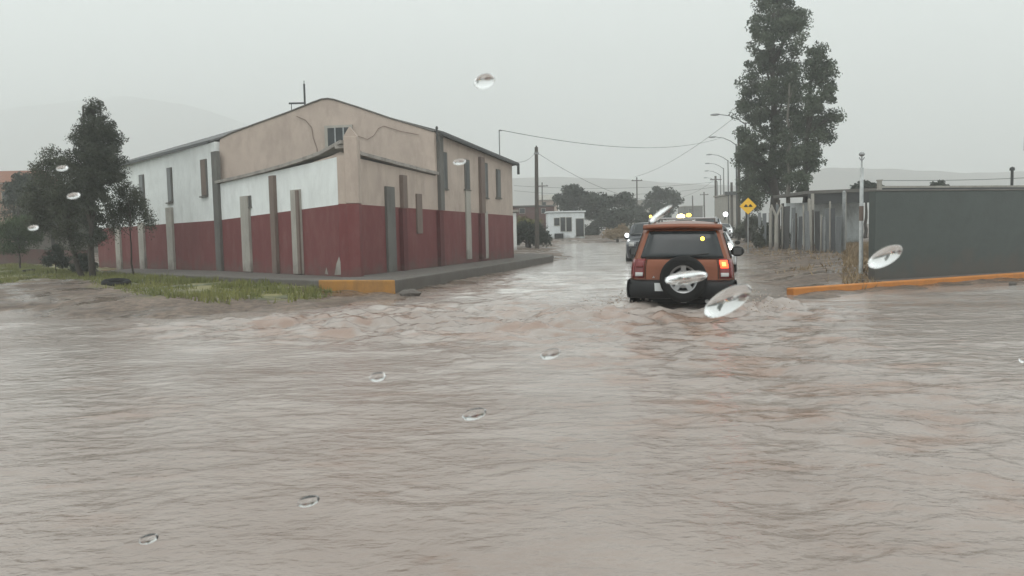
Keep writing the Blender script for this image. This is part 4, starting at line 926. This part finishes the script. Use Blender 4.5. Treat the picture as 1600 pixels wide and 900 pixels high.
def oncoming(label,x,Y,P,paint,lampm,zl,name='car',sink=.18,hs=.12,cat='car',rot=0):
    c=at(x,380,Y); l=Vector((c.x,c.y,g(Y)-sink)); v,rp_,fp,pa,_,_=vehicle(name,label,l+fw*4.3,math.pi-HEAD_A+rot,P,paint,group='cars queuing beyond the copper car',cat=cat)
    front_details(v,fp,pa,P,lampm,zl,hs=hs); return v,fp
v1,_=oncoming('dark van half hidden behind the left side of the copper car',1009,38,VANS,DPAINT,CLENS,1.0,'van',cat='van')
MB().tube([(-.1,2.2,2.03),(-.1,2.2,2.25)],.03,8).build('beacon_stem',BLACKP,v1); MB().sphere((-.1,2.2,2.31),(.07,.07,.08),10).build('beacon',AMBER,v1)
MB().sphere((.98,3.3,1.42),(.09,.06,.10),10).build('corner_glow',HEADW,v1)  # glowing white ball for a bright spot at the van's corner
v2,_=oncoming('truck-like van with glowing amber lights on its roof ahead of the copper car',1068,62,VANS,WPAINT,HEAD,1.0,'van',sink=.1,cat='van')
lb=MB().box((0,3.0,2.08),(1.1,.25,.08)).build('light_bar',BLACKP,v2,bevel=.02)
MB().sphere((.22,3.08,2.26),(.30,.16,.20),12).build('flasher',AMBERH,lb); MB().sphere((-.38,3.08,2.36),(.20,.14,.14),12).build('flasher',AMBER,lb)
v3,_=oncoming('white saloon with its headlight showing right of the copper car',1108,27,CARS,WPAINT,HEAD,.92,'car',sink=.05,hs=.22)
v4,_=oncoming('silver van with the brightest headlight just right of the copper car roof',1105,46,VANS,SPAINT,HEAD,1.28,'van',sink=.0,hs=.26,cat='van')
MB().tube([(-1.0,3.0,1.9),(-1.05,3.0,2.1)],.03,6).build('lamp_stem',BLACKP,v4); MB().sphere((-1.05,3.0,2.2),(.13,.10,.13),12).build('roof_lamp',HEADW,v4)
v5,_=oncoming('small pale car farthest back in the queue beside the lamp posts',1130,72,CARS,WPAINT,HEADW,.8,'car',sink=.0,hs=.2)
v6,_=oncoming('dark saloon in the queue between the bright van and the small pale car',1120,58,CARS,DPAINT,HEADW,.8,'car',sink=.0,hs=.16)

# ------------------------------------------------------------------ things lying on the left bank
def tyre(label,x,y,r_,cat='tyre'):
    p=pt(x,y,.12); z=ground_z(p.x,p.y); o=MB().lathe([(r_*.55,-.08),(r_*.9,-.10),(r_,-.04),(r_,.05),(r_*.9,.10),(r_*.55,.08),(r_*.55,-.08)],(0,0,0),'Z',24).build('old_tyre',RUBBER,smooth=True)
    o.location=(p.x,p.y,z+.05); o.rotation_euler=(.12,.08,0); return tag(o,label,cat)
tyre('black tyre lying flat on the grass in front of the conifer',182,448,.42); tyre('half-sunk black tyre on the grass near the young tree',48,428,.40)
def rocks():
    rr=random.Random(4)
    for (x,y,s_,lab) in [(640,463,.28,'dark stone block at the water edge beside the ochre kerb'),(655,449,.16,'small pale stone in the water right of the kerb corner'),(1582,446,.1,'small stone by the orange kerb at the right')]:
        p=pt(x,y,.0); me=MB(); me.sphere((0,0,0),(s_,s_*.7,s_*.55),9); me.v=[(v[0]*rr.uniform(.8,1.15),v[1]*rr.uniform(.8,1.15),v[2]*rr.uniform(.8,1.15)) for v in me.v]
        o=me.build('stone',DCONC); o.location=(p.x,p.y,.04); tag(o,lab,'stone')
rocks()

# grass
r=np.random.default_rng(5); N=130000
gx=r.uniform(-32,-3,N); gy=r.uniform(17,46,N)
s1=sdist(gx,gy,gp); s2_=sdist(gx,gy,[XY(v) for v in (kl,kc,kfar,Vector((0,60,0)),Vector((-40,60,0)),kll)])
nz=fbm(gx*.7,gy*.7,99,3); keep=(s1>-.4+.5*nz)&(s2_<-.05)&(nz>-.55); gx=gx[keep]; gy=gy[keep]
gz,_,_=land_h(gx,gy); hgt_=r.uniform(.04,.15,len(gx))*(1+.6*fbm(gx*.4,gy*.4,7,2)); hgt_=np.clip(hgt_,.03,.25); an=r.uniform(0,6.28,len(gx)); w=.018
dx=np.cos(an)*w; dy=np.sin(an)*w; lx=r.normal(size=len(gx))*.04; ly=r.normal(size=len(gx))*.04
V=np.stack([np.stack([gx-dx,gy-dy,gz-.01],-1),np.stack([gx+dx,gy+dy,gz-.01],-1),np.stack([gx+lx,gy+ly,gz+hgt_],-1)],1).reshape(-1,3)
struct(npmesh('grass',V,np.arange(len(V)).reshape(-1,3),GRASSM,False),'stuff')
# dry weeds and rubble on the right bank
N=26000; pa_=[XY(pt(*p,.15)) for p in [(1300,430),(1366,436),(1370,402),(1320,396)]]; 
gx=r.uniform(8,26,N*6); gy=r.uniform(17,60,N*6); s1=sdist(gx,gy,right_land); gz,_,_=land_h(gx,gy); 
ux=gx/gy*F+800; nz=fbm(gx*.8,gy*.8,44,3)
den=np.where((ux>1318)&(ux<1372)&(gy<48),1.0,np.where((ux>1150)&(ux<1330),.16*(nz>.15),0)); keep=(s1>.4)&(r.random(N*6)<den*.55)
gx=gx[keep];gy=gy[keep];gz=gz[keep]; hh=r.uniform(.05,.22,len(gx)); an=r.uniform(0,6.28,len(gx)); dx=np.cos(an)*.02; dy=np.sin(an)*.02; lx=r.normal(size=len(gx))*.1; ly=r.normal(size=len(gx))*.1
V=np.stack([np.stack([gx-dx,gy-dy,gz-.01],-1),np.stack([gx+dx,gy+dy,gz-.01],-1),np.stack([gx+lx,gy+ly,gz+hh],-1)],1).reshape(-1,3)
struct(npmesh('dry_weeds',V,np.arange(len(V)).reshape(-1,3),DRY,False),'stuff')
# dry brush mound near kiosk
bgtree([(958,366,14,7),(972,362,12,8)],72,5000,'straw-coloured dry bush by the water left of the copper car',DRY,61,name='dry_bush',size=.16,group=None,cat='bush',clump=.25)
# splash
rs=np.random.default_rng(3); vs=[]; mbs=MB()
for sg,amt,off in ((-1,170,-.3),(1,170,.4)):
    for k in range(amt):
        q=SUVP+rt*(sg*1.0+rs.normal()*.28+ (off if rs.random()<.5 else 0))+fw*(rs.normal()*.7+.6); z=abs(rs.normal())*.14+.02; s_=rs.uniform(.004,.015)
        mbs.sphere((q.x,q.y,z),(s_*1.6,s_,s_),5)
struct(mbs.build('splash',mat('splash_water',(.42,.35,.30),.15,var=.15,ior=1.33),smooth=True),'stuff')

# ------------------------------------------------------------------ raindrops clinging in front of the lens side of the windscreen
DROP=bpy.data.materials.new('rain_water'); DROP.use_nodes=True; nn=DROP.node_tree.nodes; bs=nn['Principled BSDF']
bs.inputs['Base Color'].default_value=(1,1,1,1); bs.inputs['Roughness'].default_value=.0; bs.inputs['Transmission Weight'].default_value=1; bs.inputs['IOR'].default_value=1.333
def drop(label,x,y,w,h,rot,D=.62):
    c=at(x,y,D+(450-y)*-.0002); k=c.y/F; o=MB().sphere((0,0,0),(w/2*k,w*.36*k,h/2*k),24).build('raindrop',DROP,smooth=True)
    o.location=c; o.rotation_euler=(M3@Matrix.Rotation(R(rot),3,'Z')@Matrix.Rotation(R(-90),3,'X')).to_euler(); tag(o,label,'raindrop','raindrops in the air'); return o
for a in [(757,127,34,22,18,'raindrop against the sky right of the church gable'),
 (860,553,34,16,16,'raindrop over the water below and left of the copper car'),
 (590,589,26,15,10,'raindrop over the water below the ochre kerb'),
 (741,647,40,18,16,'largest raindrop in the middle of the flood water'),
 (482,783,36,17,14,'raindrop over the left half of the near water'),
 (232,842,32,15,14,'lowest raindrop, near the bottom left corner'),
 (1383,401,58,26,32,'big slanting raindrop in front of the left end of the grey wall'),
 (1137,470,84,36,32,'biggest raindrop, beside the lower right corner of the copper car'),
 (1072,434,68,20,8,'raindrop over the spare wheel of the copper car'),
 (115,306,20,9,14,'raindrop in front of the leaning tree, beside its limbs'),
 (97,263,18,8,10,'small raindrop in front of the top of the leaning tree'),
 (52,356,16,8,10,'small raindrop in front of the young green tree'),
 (718,253,20,9,8,'small raindrop over the right upper wall of the church'),
 (1033,334,44,11,36,'thin slanting raindrop above the copper car roof'),
 (1597,562,10,10,14,'raindrop cut by the right edge of the view')]:
    drop(a[5],*a[:5])

bn=thing('added_bonnet','unseen dark panel added just below the view to darken the raindrop tops','added_bonnet',(0,.38,0))  # unseen panel, added so the drops refract dark along their tops
G=[]
for v_ in range(9):
    y_=v_/8*1.5; G.append([Vector((x_/10*.80,y_,1.30-.42*y_-.06*(v_/8)**4-.07*abs(x_/10)**3)) for x_ in range(-10,11)])
MB().grid(G).build('panel',mat('matt_black_added_bonnet',(.008,.008,.009),.9,spec=.1),bn,smooth=True,solid=.02)
# ------------------------------------------------------------------ rain haze
mbh=MB(); mbh.box((0,1090,158),(6400,2280,322)); hz_=mbh.build('haze',None) if False else None
me=bpy.data.meshes.new('haze'); me.from_pydata(mbh.v,[],mbh.f); me.update(); hz_=bpy.data.objects.new('haze',me); COL.objects.link(hz_); struct(hz_,'stuff')
hm=bpy.data.materials.new('haze_air'); hm.use_nodes=True; nn=hm.node_tree.nodes; nn.remove(nn['Principled BSDF'])
pv=nn.new('ShaderNodeVolumePrincipled'); pv.inputs['Color'].default_value=(.97,.985,.98,1); pv.inputs['Density'].default_value=.0017; pv.inputs['Anisotropy'].default_value=.2
hm.node_tree.links.new(pv.outputs[0], nn['Material Output'].inputs['Volume']); me.materials.append(hm)
